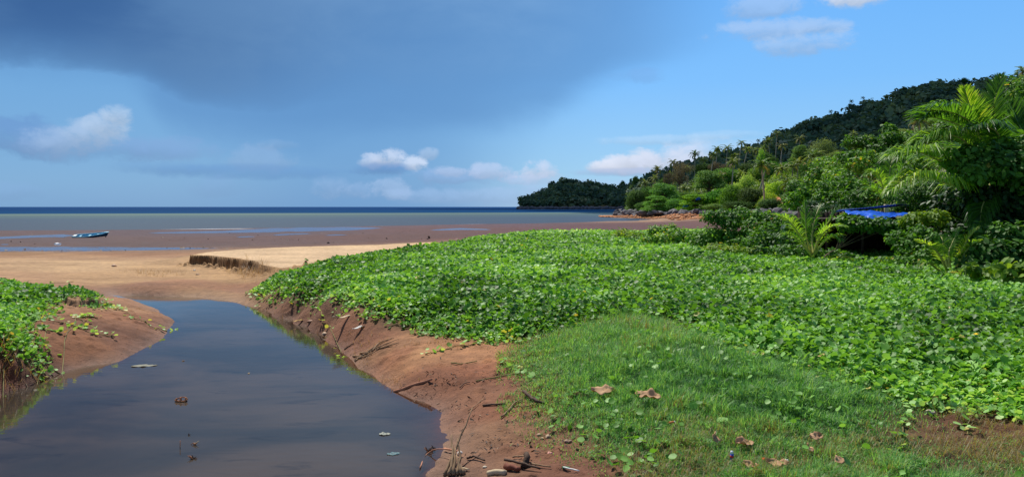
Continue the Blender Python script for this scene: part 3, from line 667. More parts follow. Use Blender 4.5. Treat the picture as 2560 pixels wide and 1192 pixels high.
def grass(name, poly, n, t0, t1, y0, y1, label, gam=.75, patch_only=False, hscale=1.0, dens=1.0):
    x, y = frustum_points(n, t0, t1, y0, y1, gam)
    s = poly_sd(x, y, poly); jag = (fnoise(x, y, 1.2, 3)-.5)*1.0+(fnoise(x, y, 5, 2)-.5)*.4
    gap = fnoise(x+31, y, 1.6, 3)
    low = sstep(9.2-y, 0, 2.2)                     # thinner and drier towards the camera
    jag = jag+(fnoise(x+3, y, .5, 2)-.5)*1.6*sstep(y, 8.5, 11)
    pr = sstep(s+jag*.9+.35*sstep(y, 9, 12), -.35, .45)*(1-low*.75*sstep(gap, .5, .62))*dens
    keep = RNG.random(len(x)) < pr; x, y, s = x[keep], y[keep], s[keep]
    z = zt(x, y); low = sstep(9.2-y, 0, 2.2)
    tuft = fnoise(x, y, 4.5, 2); tall = sstep(s, 0, 1.4)*(.25+.5*fnoise(x, y, .7, 2)+.7*sstep(tuft, .4, .7))
    Lh = (.06+.15*tall)*(1-.35*low)*(.6+.7*RNG.random(len(x)))*hscale
    lean = np.clip(.74+.28*RNG.normal(size=len(x)), .05, 1.0)
    wind = fnoise(x, y, 1.1, 2)*6.28*1.6; az_ = wind+RNG.normal(size=len(x))*1.9
    dry = fnoise(x+7, y+3, 1.0, 3)
    r = np.clip(.02+.62*RNG.random(len(x))+.35*(dry-.5)+.5*(tuft-.5)+.12*sstep(y, 9, 13)+.20*low*sstep(dry, .45, .62)+.35*(1-sstep(s, -.1, .7))*RNG.random(len(x)), 0, 1)
    V, L, Z = blades(x, y, z-.01, Lh, lean, (.0035+.003*RNG.random(len(x)))*(1+y/18), az_)
    o = mesh_np(name, V, L, Z, M_grass, attrs={'rnd': np.repeat(r, 5)}); print(name, len(x))
    return tag(o, label, 'grass', kind='stuff')
grass('grass', P_grass, 380000, -.02, .78, 5.2, 17.5, 'fine green grass growing in a low mound between the mud and the creeper')
P_gp = [W(*p)[:2] for p in [(1080,800,.45),(1180,765,.58),(1330,755,.62),(1420,770,.6),(1400,800,.52),(1320,835,.45),(1200,830,.42),(1100,822,.4)]]
grass('grass', P_gp, 60000, -.12, .1, 12, 19.5, 'grey green grass patch growing through the creeper above the mud bank', dens=.8, hscale=1.25)
# scattered leaves standing in the grass
n = 6500; x, y = frustum_points(n, 0, .75, 5.6, 17, .9); s = poly_sd(x, y, P_grass)
k = (s > -.1) & (RNG.random(n) < .42*sstep(fnoise(x+50, y, .9, 3), .5, .66)+.02); x, y = x[k], y[k]
tag(leaf_mesh('beach_creeper', np.stack([x, y, zt(x, y)+.05+.14*RNG.random(len(x))*sstep(poly_sd(x, y, P_grass), 0, 1)], 1), RNG.normal(size=(len(x), 3))*.45+[0, -.1, 1], .045+.04*RNG.random(len(x)), .1+.55*RNG.random(len(x)), T_LOBED, M_creep),
    'single round creeper leaves scattered through the grass mound', 'creeper', kind='stuff')
# dead stems and straw on the bare dirt under the grass and at the right
def litter(name, poly, n, t0, t1, y0, y1, label, rlo=.8, L0=.1, cat='dry grass', dens=1.0, ed=.3):
    x, y = frustum_points(n, t0, t1, y0, y1, .8); s = poly_sd(x, y, poly)
    keep = (RNG.random(n) < sstep(s+(fnoise(x, y, 2, 2)-.5)*.6, -ed*.4, ed)*dens*sstep(fnoise(x, y, 2.2, 2), .3, .6)); x, y = x[keep], y[keep]
    V, Lp, Z = blades(x, y, zt(x, y), L0*(.5+RNG.random(len(x))), .92+.08*RNG.random(len(x)), .003+.003*RNG.random(len(x)), RNG.random(len(x))*6.28)
    return tag(mesh_np(name, V, Lp, Z, M_grass, attrs={'rnd': np.repeat(np.clip(rlo+.2*RNG.random(len(x)), 0, 1), 5)}), label, cat, kind='stuff')
P_dirt = [W(*p)[:2] for p in [(2290,990,.45),(2420,1010,.4),(2560,1040,.4),(3000,1080,.4),(3000,1400,.3),(1560,1400,.2),(1480,1130,.24),(1700,1050,.4),(2000,1080,.4),(2250,1080,.38)]]
litter('dry_grass', P_dirt, 42000, .02, .8, 5.4, 11.5, 'dry brown stems and straw matted over the dirt at the lower right', .74, .12)
litter('dry_grass', [W(*p)[:2] for p in [(560,672,.2),(632,676,.25),(668,686,.3),(650,712,.2),(615,700,.2)]], 9000, -.40, -.28, 22, 30, 'pale straw spilling from the end of the sand scarp beside the creeper', .9, .35, ed=.6)
litter('dry_grass', [W(*p)[:2] for p in [(290,676,.18),(450,676,.18),(480,684,.18),(430,692,.16),(330,690,.16)]], 9000, -.55, -.38, 27, 32, 'pale straw drift line lying across the sand bar', .88, .2, dens=.4, ed=.6)
litter('dry_grass', [W(*p)[:2] for p in [(-60,905,.2),(60,910,.25),(110,935,.1),(95,955,.05),(0,975,.05),(-80,985,.05)]], 9000, -.75, -.5, 9.5, 13, 'tangle of dead roots and stems below the creeper at the lower left', .86, .3, dens=.5)
# dark plant scraps and clods on the mud
P_mud = [W(*p)[:2] for p in [(950,930,.2),(1100,900,.3),(1260,930,.25),(1340,1000,.25),(1360,1080,.25),(1480,1150,.22),(1560,1300,.2),(1130,1300,.05),(1120,1150,.02),(1150,1080,.05),(1120,1030,.03),(1000,975,.03)]]
n = 13000; x, y = frustum_points(n, -.2, .16, 6.0, 14, .9); s = poly_sd(x, y, P_mud); k = (s > 0) & (RNG.random(n) < sstep(fnoise(x, y, 2.6, 3), .42, .66)*.8+.04)
x, y = x[k], y[k]
M_scrap = leaf_mat('rotting scraps', [(0, srgb(54, 36, 26)), (.6, srgb(84, 58, 40)), (1, srgb(150, 116, 84))], trans=0, rough=.7)
tag(leaf_mesh('leaf_litter', np.stack([x, y, zt(x, y)+.003], 1), RNG.normal(size=(len(x), 3))*.45+[0, 0, 1], (.016+.06*RNG.random(len(x))**2.2), RNG.random(len(x))**2, T_OVAL, M_scrap, widen=.55),
    'dark rotting plant scraps scattered over the wet mud', 'leaf litter', kind='stuff')
P_line = [W(*p)[:2] for p in [(600,752,.1),(640,758,.12),(700,772,.2),(770,800,.16),(860,848,.14),(940,905,.14),(1010,958,.1),(1080,1000,.08),(1060,1012,0),(985,985,0),(900,925,0),(840,878,0),(770,825,0),(700,792,0),(640,772,0),(595,760,0)]]
litter('leaf_litter', P_line, 60000, -.36, -.08, 10, 24, 'thin brown twigs and roots washed up along the water edge of the right bank', .93, .07, 'leaf litter', dens=.55, ed=.25)
litter('leaf_litter', [W(*p)[:2] for p in [(700,765,.3),(900,815,.4),(1100,848,.4),(1260,862,.4),(1300,890,.36),(1150,880,.34),(960,860,.3),(820,820,.25)]], 30000, -.3, .02, 12, 20, 'brown dead stems littering the mud just below the creeper', .9, .09, 'leaf litter', dens=.5, ed=.4)
# weed on the tidal flat
n = 5000; x, y = frustum_points(n, -.75, .1, 48, 125, .9); pf = fnoise(x, y*2.2, .16, 4); k = (RNG.random(n) < sstep(pf, .60, .80)); x, y = x[k], y[k]
z_ = zt(x, y); k = (z_ > -1.45); x, y, z_ = x[k], y[k], z_[k]
tag(leaf_mesh('seaweed', np.stack([x, y, z_+.01], 1), RNG.normal(size=(len(x), 3))*.5+[0, -.3, 1], .08+.24*RNG.random(len(x))**3, .3+RNG.random(len(x))*.6, T_OVAL, M_scrap, widen=1.2),
    'dark seaweed and debris strewn over the exposed tidal flat', 'seaweed', kind='stuff')

# ================================================================== hills behind the bay
M_hill = plain('forest floor', srgb(84, 84, 48), nscale=.05, namt=.3)
M_red = plain('red earth', srgb(176, 112, 78), rough=1, nscale=.4, namt=.3, bump=.2)
class Hill:
    """ground of a hillside: front foot, crest distance and crest height along the bearing t = x/y"""
    def __init__(s, tab, z0, y_back, rough=6, p=.85):
        tab = np.array(tab, float); s.t = (tab[:, 0]-1280)/F; s.y0 = tab[:, 1]; s.yc = tab[:, 2]; s.zc = CAMZ+(HY-tab[:, 3])/F*tab[:, 2]; s.z0 = z0; s.yb = y_back; s.r = rough; s.p = p
    def z(s, x, y):
        x = np.asarray(x, float); y = np.asarray(y, float); t = x/y
        y0 = np.interp(t, s.t, s.y0); yc = np.interp(t, s.t, s.yc); zc = np.interp(t, s.t, s.zc)
        f = np.clip((y-y0)/(yc-y0), 0, None); up = s.z0+(zc-s.z0)*np.clip(f, 0, 1)**s.p
        z = np.where(f > 1, zc-(y-yc)*.35, up)+(fnoise(x, y, 1/60., 3)-.5)*s.r*np.clip(f*3, 0, 1)*np.clip((2.2-f), 0, 1)
        return z
    def mesh(s, name, n=130, m=60):
        tt_ = np.linspace(s.t[0], s.t[-1], n); V = []
        for j in range(m):
            f = j/(m-1)*1.45
            y0 = np.interp(tt_, s.t, s.y0); yc = np.interp(tt_, s.t, s.yc); y = y0+(yc-y0)*f; x = tt_*y
            V.append(np.stack([x, y, s.z(x, y)-(.6 if j else 3)], 1))
        V = np.concatenate(V); i = np.arange(n*m).reshape(m, n); q = np.stack([i[:-1, :-1], i[:-1, 1:], i[1:, 1:], i[1:, :-1]], -1).reshape(-1)
        return tag(mesh_np(name, V, q, np.full(len(q)//4, 4), M_hill, smooth=True), kind='structure')
head = Hill([(1302,1290,1300,519),(1322,1260,1310,512),(1345,1240,1330,496),(1372,1230,1350,480),(1405,1230,1380,469),(1432,1230,1400,464),(1458,1230,1410,469),(1500,1230,1410,476),(1545,1200,1400,478),(1600,1150,1400,478),(1700,1100,1400,474),(1900,1050,1400,466)], -1.0, 1500, 8)
ridge = Hill([(1585,640,760,495),(1640,620,780,475),(1700,610,800,457),(1740,600,820,441),(1800,590,850,419),(1850,590,870,403),(1905,590,900,379),(1960,590,920,357),(2010,590,930,335),(2060,590,940,319),(2110,580,950,305),(2160,570,960,289),(2205,560,960,271),(2255,550,970,257),(2310,540,980,243),(2360,530,980,233),(2430,530,980,231),(2500,520,960,235),(2600,510,940,229),(2900,480,900,237)], -1.0, 1200, 12)
grove = Hill([(1568,330,380,520),(1590,330,390,508),(1640,322,410,478),(1690,312,430,462),(1740,300,450,452),(1800,280,460,442),(1860,255,460,432),(1920,225,450,426),(1980,190,440,420),(2050,150,420,410),(2120,118,400,392),(2200,92,380,365),(2300,74,360,320),(2400,64,350,280),(2500,60,340,250),(2700,58,340,235),(3000,58,340,235)], 0.3, 600, 4, .95)
head.mesh('headland'); ridge.mesh('hill'); grove.mesh('hill')

# --- distant forest: crowns built from many leaf clumps, one mass --------------------------------
def forest(name, hill, n, label, r0, r1, f0, f1, mat, cards=46, csize=.42, tlo=None, thi=None):
    t = (tlo if tlo is not None else hill.t[0])+((thi if thi is not None else hill.t[-1])-(tlo if tlo is not None else hill.t[0]))*RNG.random(n)
    f = f0+(f1-f0)*RNG.random(n); y0 = np.interp(t, hill.t, hill.y0); yc = np.interp(t, hill.t, hill.yc)
    y = y0+(yc-y0)*f; x = t*y; z = hill.z(x, y)
    r = r0+(r1-r0)*RNG.random(n)**2.2; hh = r*(1.0+.7*RNG.random(n))
    k = cards; d = RNG.normal(size=(n, k, 3)); d[..., 2] = np.abs(d[..., 2])*.9-.25; d /= np.linalg.norm(d, axis=2, keepdims=True)
    lump = 1+.22*np.sin(d[..., 0]*5+t[:, None]*900)*np.cos(d[..., 1]*4+f[:, None]*700)
    rad = (r[:, None]*(.72+.3*RNG.random((n, k)))*lump)[..., None]
    P = np.stack([x, y, z+hh*.9], 1)[:, None, :]+d*rad*np.array([1, 1, .8])
    N = d+RNG.normal(size=d.shape)*.45+[0, 0, .35]
    tone = np.clip(.10+.5*fnoise(x, y, 1/40., 2)+.75*(RNG.random(n)-.5), 0, 1)
    rn = np.clip(tone[:, None]+.3*(RNG.random((n, k))-.5), 0, 1)
    S = (r[:, None]*csize*(.6+.7*RNG.random((n, k))))
    o = leaf_mesh(name, P.reshape(-1, 3), N.reshape(-1, 3), S.ravel(), rn.ravel(), T_CARD, mat)
    print(name, n); return tag(o, label, 'forest', kind='stuff')
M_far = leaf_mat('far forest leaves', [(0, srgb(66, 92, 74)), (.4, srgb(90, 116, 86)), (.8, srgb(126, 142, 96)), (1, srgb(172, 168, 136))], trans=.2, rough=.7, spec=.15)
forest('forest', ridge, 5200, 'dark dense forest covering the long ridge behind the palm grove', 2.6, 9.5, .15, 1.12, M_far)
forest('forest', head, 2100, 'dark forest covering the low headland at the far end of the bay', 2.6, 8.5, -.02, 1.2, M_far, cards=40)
# --- cloud over the ridge: what keeps the far slopes in shade -------------------------------------
M_cloud = bpy.data.materials.new('cloud'); M_cloud.use_nodes = True; t = NT(M_cloud.node_tree); t.n['Principled BSDF'].inputs['Base Color'].default_value = (.8, .82, .86, 1); t.n['Principled BSDF'].inputs['Roughness'].default_value = 1
_tr = t.node('ShaderNodeBsdfTransparent'); _mx = t.node('ShaderNodeMixShader'); _mx.inputs[0].default_value = .24; t.l.new(t.n['Principled BSDF'].outputs[0], _mx.inputs[1]); t.l.new(_tr.outputs[0], _mx.inputs[2]); t.l.new(_mx.outputs[0], t.n['Material Output'].inputs[0])
def cloud(cx, cy, z, rx, ry, rz, n=56, ang=0):
    V = []; m = 28; ca, sa = math.cos(ang), math.sin(ang)
    for j in range(m+1):
        ph = math.pi*j/m
        for i in range(n):
            th = 2*math.pi*i/n; d = Vector((math.cos(th)*math.sin(ph), math.sin(th)*math.sin(ph), math.cos(ph)))
            k = 1+.16*mnoise.fractal(d*2.3+Vector((cx*.001, 0, 0)), 1, 2, 5)
            x, y = d.x*rx*k, d.y*ry*k; V.append((cx+x*ca-y*sa, cy+x*sa+y*ca, z+(d.z*rz*k if d.z > 0 else d.z*rz*.2)))
    fs = [(j*n+i, (j+1)*n+i, (j+1)*n+(i+1) % n, j*n+(i+1) % n) for j in range(m) for i in range(n)]
    b = MB(); b.add(V, fs); return tag(b.build('cloud', M_cloud, smooth=True), kind='structure')
CA = 1500.0; kx, ky = sd_.x/sd_.z*CA, sd_.y/sd_.z*CA
SHADE = True
if SHADE:
    cloud(430+kx, 830+ky, CA, 420, 225, 160, ang=R(-2))
    cloud(130+kx, 1380+ky, CA, 330, 230, 130)
    cloud(88+kx, 540+ky, CA, 44, 125, 40)

# ================================================================== palms
M_frond = leaf_mat('palm leaflet', [(0, srgb(60, 84, 40)), (.35, srgb(84, 112, 48)), (.7, srgb(120, 142, 62)), (.9, srgb(140, 148, 80)), (1, srgb(160, 136, 90))], trans=.32, tcol=1.4, rough=.55, spec=.3, objrand=.8)
M_frond_near = leaf_mat('near palm leaflet', [(0, srgb(46, 80, 30)), (.4, srgb(76, 122, 38)), (.8, srgb(134, 170, 58)), (1, srgb(186, 186, 78))], trans=.52, tcol=1.9, rough=.42, spec=.4)
M_rachis = plain('palm midrib', srgb(176, 176, 96), rough=.5, nscale=3, namt=.15)
M_ptrunk = plain('palm trunk', srgb(178, 166, 146), rough=.9, nscale=2.0, namt=.25, bump=.02)
M_bark = plain('tree bark', srgb(112, 98, 80), rough=.95, nscale=3, namt=.35, bump=.02)
M_nut = plain('coconut', srgb(150, 128, 50), rough=.6, nscale=5)
def curve_pts(P, n):
    """smooth curve through the given 3-4 points"""
    P = [np.array(p, float) for p in P]; out = []
    Q = [2*P[0]-P[1]]+P+[2*P[-1]-P[-2]]; segs = len(P)-1
    for i in range(n):
        u = i/(n-1)*segs; k = min(int(u), segs-1); u -= k; a, b, c_, d = Q[k:k+4]
        out.append(.5*((2*b)+(-a+c_)*u+(2*a-5*b+4*c_-d)*u*u+(-a+3*b-3*c_+d)*u**3))
    return np.array(out)
def frond_data(path, nleaf, llen, wid, droop=.5, vee=.35, seed=0, start=.12, tone=.4, rand=.25):
    """leaflets (2-segment blades) along both sides of a midrib path; returns V, loops, sizes, rnd"""
    rg = np.random.default_rng(seed); n = len(path); V = []; L = []; S = []; Rn = []
    seg = np.linspace(start, .985, nleaf)
    for s in seg:
        u = s*(n-1); i = min(int(u), n-2); p = path[i]+(path[i+1]-path[i])*(u-i); d = path[i+1]-path[i]; d /= np.linalg.norm(d)
        side = np.cross(d, [0, 0, 1.0]); side /= np.linalg.norm(side)+1e-9; upv = np.cross(side, d)
        ll = llen*(math.sin(math.pi*min(1, (s-start)/(1-start)*.86+.14))**.6)*(.85+.3*rg.random())
        for sg in (-1, 1):
            q = side*sg*(1-.4*s)+d*(.62+.8*s**2)+upv*vee*(rg.normal()*.25+1)+rg.normal(size=3)*.05*rand*4; q /= np.linalg.norm(q)
            mid = p+q*ll*.5; q2 = q+np.array([0, 0, -1])*droop*(.7+.6*rg.random()); q2 /= np.linalg.norm(q2); end = mid+q2*ll*.5
            wv = np.cross(q, upv); wv /= np.linalg.norm(wv)+1e-9; wv = wv*.8+upv*.35*rg.normal(); wv /= np.linalg.norm(wv); b = len(V)
            V += [p-wv*wid*.35, p+wv*wid*.35, mid+wv*wid*.5, mid-wv*wid*.5, end]
            L += [b, b+1, b+2, b+3, b+3, b+2, b+4]; S += [4, 3]; r = np.clip(tone+rand*(rg.random()-.5), 0, 1); Rn += [r]*5
    return V, L, S, Rn
def palm_proto(seed, H, nf, flen, lean, nleaf=17, tone=.45, upright=0.0, wid=.21, link_name='coconut_palm'):
    rg = random.Random(seed)
    tp = curve_pts([(0, 0, -1.0), (lean*.2, 0, H*.35), (lean*.62, 0, H*.72), (lean, 0, H)], 12)
    b = MB(); b.tube(tp, [.34]+[.24-.05*i/11 for i in range(11)], 7)
    tm = mesh_np('trunk', np.array(b.v), b.l, b.s, M_ptrunk, smooth=True, link=False)
    top = tp[-1]; V = []; L = []; S = []; Rn = []; rb = MB()
    for i in range(nf):
        az = i*2.399+rg.uniform(-.25, .25); q = (i+.5)/nf; e0 = 1.25-q*1.65+upright+rg.uniform(-.15, .15); ll = flen*rg.uniform(.82, 1.1)
        pts = []; e = e0; p = np.array(top, float)+[0, 0, .1]; m = 9; dead = q > .88 and rg.random() < .5
        for k in range(m):
            pts.append(p.copy()); st = ll/(m-1); p = p+np.array([math.cos(az)*math.cos(e), math.sin(az)*math.cos(e), math.sin(e)])*st; e -= (.10+.16*k/m)*(1.1 if q < .7 else 1.3)
        a = frond_data(np.array(pts), nleaf, flen*.26, wid, droop=.9, seed=seed*100+i, vee=.15, tone=(.97 if dead else tone*(.7+.6*rg.random())))
        o = len(V); V += a[0]; L += [o+j for j in a[1]]; S += a[2]; Rn += a[3]; rb.tube(pts, [.045-.004*j for j in range(m)], 3, cap=False)
    o = len(V); V += [np.array(v) for v in rb.v]; L += [o+j for j in rb.l]; S += rb.s; Rn += [.72]*len(rb.v)
    cm_ = mesh_np('crown', np.array(V), L, S, M_frond, attrs={'rnd': Rn}, link=False)
    nb3 = MB()
    for i in range(7):
        a_ = i*.9; c0 = top+np.array([math.cos(a_)*.28, math.sin(a_)*.28, -.25]); nb3.tube([c0+[0, 0, .16], c0+[0, 0, .08], c0, c0-[0, 0, .14]], [.04, .13, .14, .03], 6)
    nm = mesh_np('coconuts', np.array(nb3.v), nb3.l, nb3.s, M_nut, smooth=True, link=False)
    return tm, cm_, nm, H
protos = [palm_proto(1, 13, 19, 3.6, 1.2), palm_proto(2, 9, 18, 3.4, .5, tone=.6), palm_proto(3, 15, 17, 3.2, -1.8, tone=.35), palm_proto(4, 11, 18, 3.3, 2.4, tone=.75), palm_proto(5, 5.5, 18, 3.6, .3, tone=.6, upright=.12)]
def scan(hill, px, py, up):
    """distance at which ground+up projects to the picture row"""
    t = (px-1280)/F; y0 = np.interp(t, hill.t, hill.y0); yc = np.interp(t, hill.t, hill.yc)
    y = np.linspace(y0, yc*1.03, 160); z = hill.z(t*y, y)+up; e = np.abs((HY-(z-CAMZ)/y*F)-py); i = int(np.argmin(e)); return t*y[i], y[i], float(z[i]-up)
def palm(px, py, pr, label, hill=None, rz=None, scale=1.0, y=None, z=None, H=None):
    hill = hill or grove; tm, cm_, nm, h0 = protos[pr]; Hh = (H or h0)*scale
    if y is None:
        x, y, z = scan(hill, px, py, Hh)
        need = CAMZ+(HY-py)/F*y-z; k = min(max(need/h0, .45), 1.9)
    else: x = (px-1280)/F*y; k = (CAMZ+(HY-py)/F*y-z)/h0
    root = empty('coconut_palm', (x, y, z), rz if rz is not None else (px*1.7) % 6.28)
    kf = scale
    for nm_, me, in (('trunk', tm), ('crown', cm_), ('coconuts', nm)):
        o = bpy.data.objects.new(nm_, me); COL.objects.link(o); o.parent = root
        if nm_ == 'trunk': o.scale = (kf, kf, k)
        else: o.scale = (kf, kf, kf); o.location = (0, 0, h0*(k-kf))
    tag(root, label, 'palm tree', 'coconut palms on the hillside'); return root
for a in [
 (1737,386,0,'tall slender palm standing alone against the white cloud above the shore trees', None),
 (1646,424,1,'small dark palm silhouetted on the skyline left of the bare brown tree'),
 (1775,388,2,'slim palm on the skyline just right of the tall lone palm'),
 (1788,374,0,'dark palm crown poking above the brown thicket on the skyline'),
 (1814,371,0,'palm with full dark crown in the row on the skyline, right of the brown thicket'),
 (1845,359,2,'tall palm at the highest point of the dark row where ridge and grove meet'),
 (1858,374,3,'pale-trunked palm just below the dark skyline row, leaning right'),
 (1938,335,2,'tallest sunlit palm of the pair crossing in front of the dark ridge'),
 (1926,353,0,'sunlit palm with long thin trunk left of the tallest palm before the ridge'),
 (1951,366,3,'palm with heavy rounded crown and forked-looking pale trunks before the smoke'),
 (1995,348,0,'sunlit palm beside the pale green tree, its crown against the dark ridge'),
 (1909,371,1,'short sunlit palm at the foot of the dark ridge, left of the long thin trunk'),
 (1895,420,3,'leaning palm with long white trunk reaching down to the red earth'),
 (1912,414,0,'palm with hanging brown fronds right beside the leaning white trunk'),
 (1955,426,4,'broad dark-fronded palm low in the light green slope'),
 (1971,462,4,'yellowish starburst palm in the gully above the rocks'),
 (1853,438,4,'low palm with orange brown dead fronds in the middle of the slope'),
 (1719,424,1,'palm with drooping crown and thick white trunk below the lone tall palm'),
 (1693,452,4,'low golden green palm above the tiered shore tree'),
 (1711,474,4,'lowest golden palm, nestled among the shore trees'),
 (1636,449,4,'yellow green palm left of the golden ones near the end of the grove'),
 (1613,461,4,'first palm at the left end of the grove, above the dark shore bush'),
 (1681,408,1,'dark palm growing through the bare brown tree'),
 (1835,392,1,'dark palm with thin fronds in front of the foot of the ridge'),
 (1798,442,1,'small palm standing in front of the rounded bright tree'),
 (1994,411,4,'palm beside the red earth patch, fronds lit yellow'),
 (2031,392,1,'grey green palm right of the red earth patch'),
 (1676,440,4,'palm with wind-blown fronds left of the thick white trunk'),
 (1887,378,1,'faint palm in the shade just left of the short sunlit palm'),
 (1829,408,0,'thin palm in the dark row, below its highest point'),
 (1760,402,1,'stubby dark palm between the lone palm and the brown thicket'),
 (1980,418,4,'bushy low palm left of the red earth patch'),
 (2303,305,1,'grey green palm behind the large palm fronds, before the ridge'),
 (2134,337,4,'pale dry palm top beside the yellow green bush'),
 (2189,374,4,'brown wilted palm top under the dark leafy tree'),
 (2553,180,0,'palm crown cut by the right edge of the picture, highest of all'),
 (2541,206,1,'palm crown low over the big leafy tree at top right')]:
    palm(a[0], a[1], a[2], a[3], scale=1.08 if a[0] < 2100 else .8)
for a in [(2130,254,0,'tiny lone palm on the ridge skyline, left one of two'), (2161,245,2,'tiny tall palm on the ridge skyline, right one of two'), (2076,279,1,'dark palm on the middle of the ridge skyline'), (1897,352,1,'tiny palm on the low end of the ridge skyline')]:
    palm(a[0], a[1], a[2], a[3], hill=ridge, scale=1.0)

# ================================================================== broadleaf trees
def crown_mesh(lobes, n, lsize, mat, tmpl=T_OVAL, seed=0, tone=.45, tvar=.3, flat=.0, shell=.55, widen=1.0, whorl=0, name='crown'):
    """leaves spread through a set of ellipsoid lobes (x, y, z, rx, ry, rz)"""
    rg = np.random.default_rng(seed); lobes = np.array(lobes, float); vol = (lobes[:, 3]*lobes[:, 5]+lobes[:, 4]*lobes[:, 5]+lobes[:, 3]*lobes[:, 4]); k = rg.choice(len(lobes), n, p=vol/vol.sum())
    if whorl:
        m = max(1, n//whorl); k = np.repeat(k[:m], whorl)
        d = rg.normal(size=(m, 3))
    else: d = rg.normal(size=(n, 3)); m = n
    d[:, 2] = np.where(d[:, 2] < 0, d[:, 2]*.55, d[:, 2]); d /= np.linalg.norm(d, axis=1, keepdims=True)
    rr = (shell+(1-shell)*rg.random(m))**.8
    bump = 1+.17*np.sin(d[:, 0]*6.1+seed)*np.cos(d[:, 1]*5.3)+.12*np.sin(d[:, 2]*9+d[:, 0]*7)
    if whorl: d = np.repeat(d, whorl, 0); rr = np.repeat(rr, whorl); bump = np.repeat(bump, whorl)
    nn = len(d); k = k[:nn]; lb = lobes[k]
    P = lb[:, :3]+d*lb[:, 3:6]*(rr*bump)[:, None]
    N = d*np.array([1, 1, 1.2])+np.array([0, 0, .55+flat])+rg.normal(size=(nn, 3))*.5
    dirs = rg.normal(size=(nn, 3))*.8+d*1.1+np.array([0, 0, -.35])
    S = lsize*(.6+.7*rg.random(nn))
    lt = rg.random(len(lobes))*.5-.25
    r = np.clip(tone+tvar*(rg.random(nn)-.5)+lt[k]*tvar+.25*(rg.random(nn) < .05), 0, 1)
    st = RNG.bit_generator.state
    me = leaf_mesh(name, P, N, S, r, tmpl, mat, dirs=dirs, widen=widen, link=False); return me
def limb_mesh(lobes, H, r0, seed=0, n=None, base=(0, 0, 0)):
    rg = random.Random(seed); b = MB(); lobes = lobes[:n] if n else lobes; cx = sum(l[0] for l in lobes)/len(lobes); cy = sum(l[1] for l in lobes)/len(lobes)
    fork = Vector((base[0]+(cx-base[0])*.3+rg.uniform(-.1, .1)*H, base[1]+(cy-base[1])*.3+rg.uniform(-.1, .1)*H, base[2]+H))
    b.tube(curve_pts([(base[0], base[1], base[2]-.4), (base[0]+.1*r0, base[1], base[2]+H*.5), tuple(fork)], 6), [r0*1.3, r0, r0*.95, r0*.9, r0*.85, r0*.8], 8)
    for l in lobes:
        e = Vector(l[:3]); m = fork.lerp(e, .5)+Vector((rg.uniform(-.15, .15), rg.uniform(-.15, .15), .1))*l[3]
        b.tube(curve_pts([tuple(fork), tuple(m), tuple(e)], 6), [r0*.6, r0*.5, r0*.4, r0*.3, r0*.2, r0*.1], 5, cap=False)
    return mesh_np('trunk', np.array(b.v), b.l, b.s, M_bark, smooth=True, link=False)
def mk(stops, **k): return leaf_mat(k.pop('name', 'tree leaves'), stops, **k)
M_tb = mk([(0, srgb(48, 82, 26)), (.4, srgb(86, 134, 42)), (.8, srgb(126, 172, 62)), (1, srgb(172, 194, 96))], name='bright leaves', trans=.34, rough=.75, spec=.12, objrand=.9)
M_td = mk([(0, srgb(34, 60, 28)), (.4, srgb(60, 98, 38)), (.8, srgb(90, 128, 52)), (1, srgb(120, 140, 74))], name='dark leaves', trans=.28, rough=.75, spec=.12, objrand=.9)
M_tp = mk([(0, srgb(84, 116, 60)), (.4, srgb(112, 142, 74)), (.8, srgb(140, 164, 92)), (1, srgb(176, 184, 124))], name='pale leaves', trans=.3, rough=.8, spec=.1, objrand=.6)
M_br = mk([(0, srgb(76, 70, 58)), (.4, srgb(100, 94, 78)), (.8, srgb(126, 118, 96)), (1, srgb(104, 118, 70))], name='brown leaves', trans=.2, rough=.8, spec=.1, objrand=.15)
M_yl = mk([(0, srgb(120, 150, 50)), (.4, srgb(142, 176, 62)), (.8, srgb(174, 200, 92)), (1, srgb(200, 210, 130))], name='yellow green leaves', trans=.35, rough=.75, spec=.12, objrand=.6)
def rlobes(seed, n, R_, H, sq=.6, rmin=.35, rmax=.55, tier=0, skirt=True):
    rg = random.Random(seed); L = []
    for i in range(n):
        if tier:
            k = i % tier; zz = H*(.55+.42*k/(tier-1)); rr = R_*(1.0-.55*k/(tier-1))*rg.uniform(.35, .95); a = rg.uniform(0, 6.28)
            L.append((math.cos(a)*rr, math.sin(a)*rr, zz+rg.uniform(-.03, .03)*H, R_*rg.uniform(.34, .5), R_*rg.uniform(.34, .5), R_*.11))
        else:
            a = i*2.4+rg.uniform(-.4, .4); q = math.sqrt((i+.5)/n); rr = R_*(1-rmin)*q*rg.uniform(.7, 1.3)
            zz = H-R_*sq*.8*(q**2)*rg.uniform(.6, 1.3)-R_*.25+rg.uniform(-.10, .05)*H
            r = R_*rg.uniform(rmin*.62, rmax); L.append((math.cos(a)*rr, math.sin(a)*rr, zz, r, r, r*.75))
            if skirt and i >= n//3: L.append((math.cos(a+.4)*rr*1.0, math.sin(a+.4)*rr*1.0, zz*rg.uniform(.35, .6), r*.9, r*.9, r*.8))
    if tier and skirt:
        for i in range(7): a = i*.9; L.append((math.cos(a)*R_*.8, math.sin(a)*R_*.8, H*.26, R_*.42, R_*.42, R_*.2))
    return L
TP = {}
def tproto(key, seed, lobes, n, ls, mat, th, tr, **k):
    TP[key] = (crown_mesh(lobes, n, ls, mat, seed=seed, **{'shell': .4, **k}), limb_mesh(lobes, th, tr, seed))
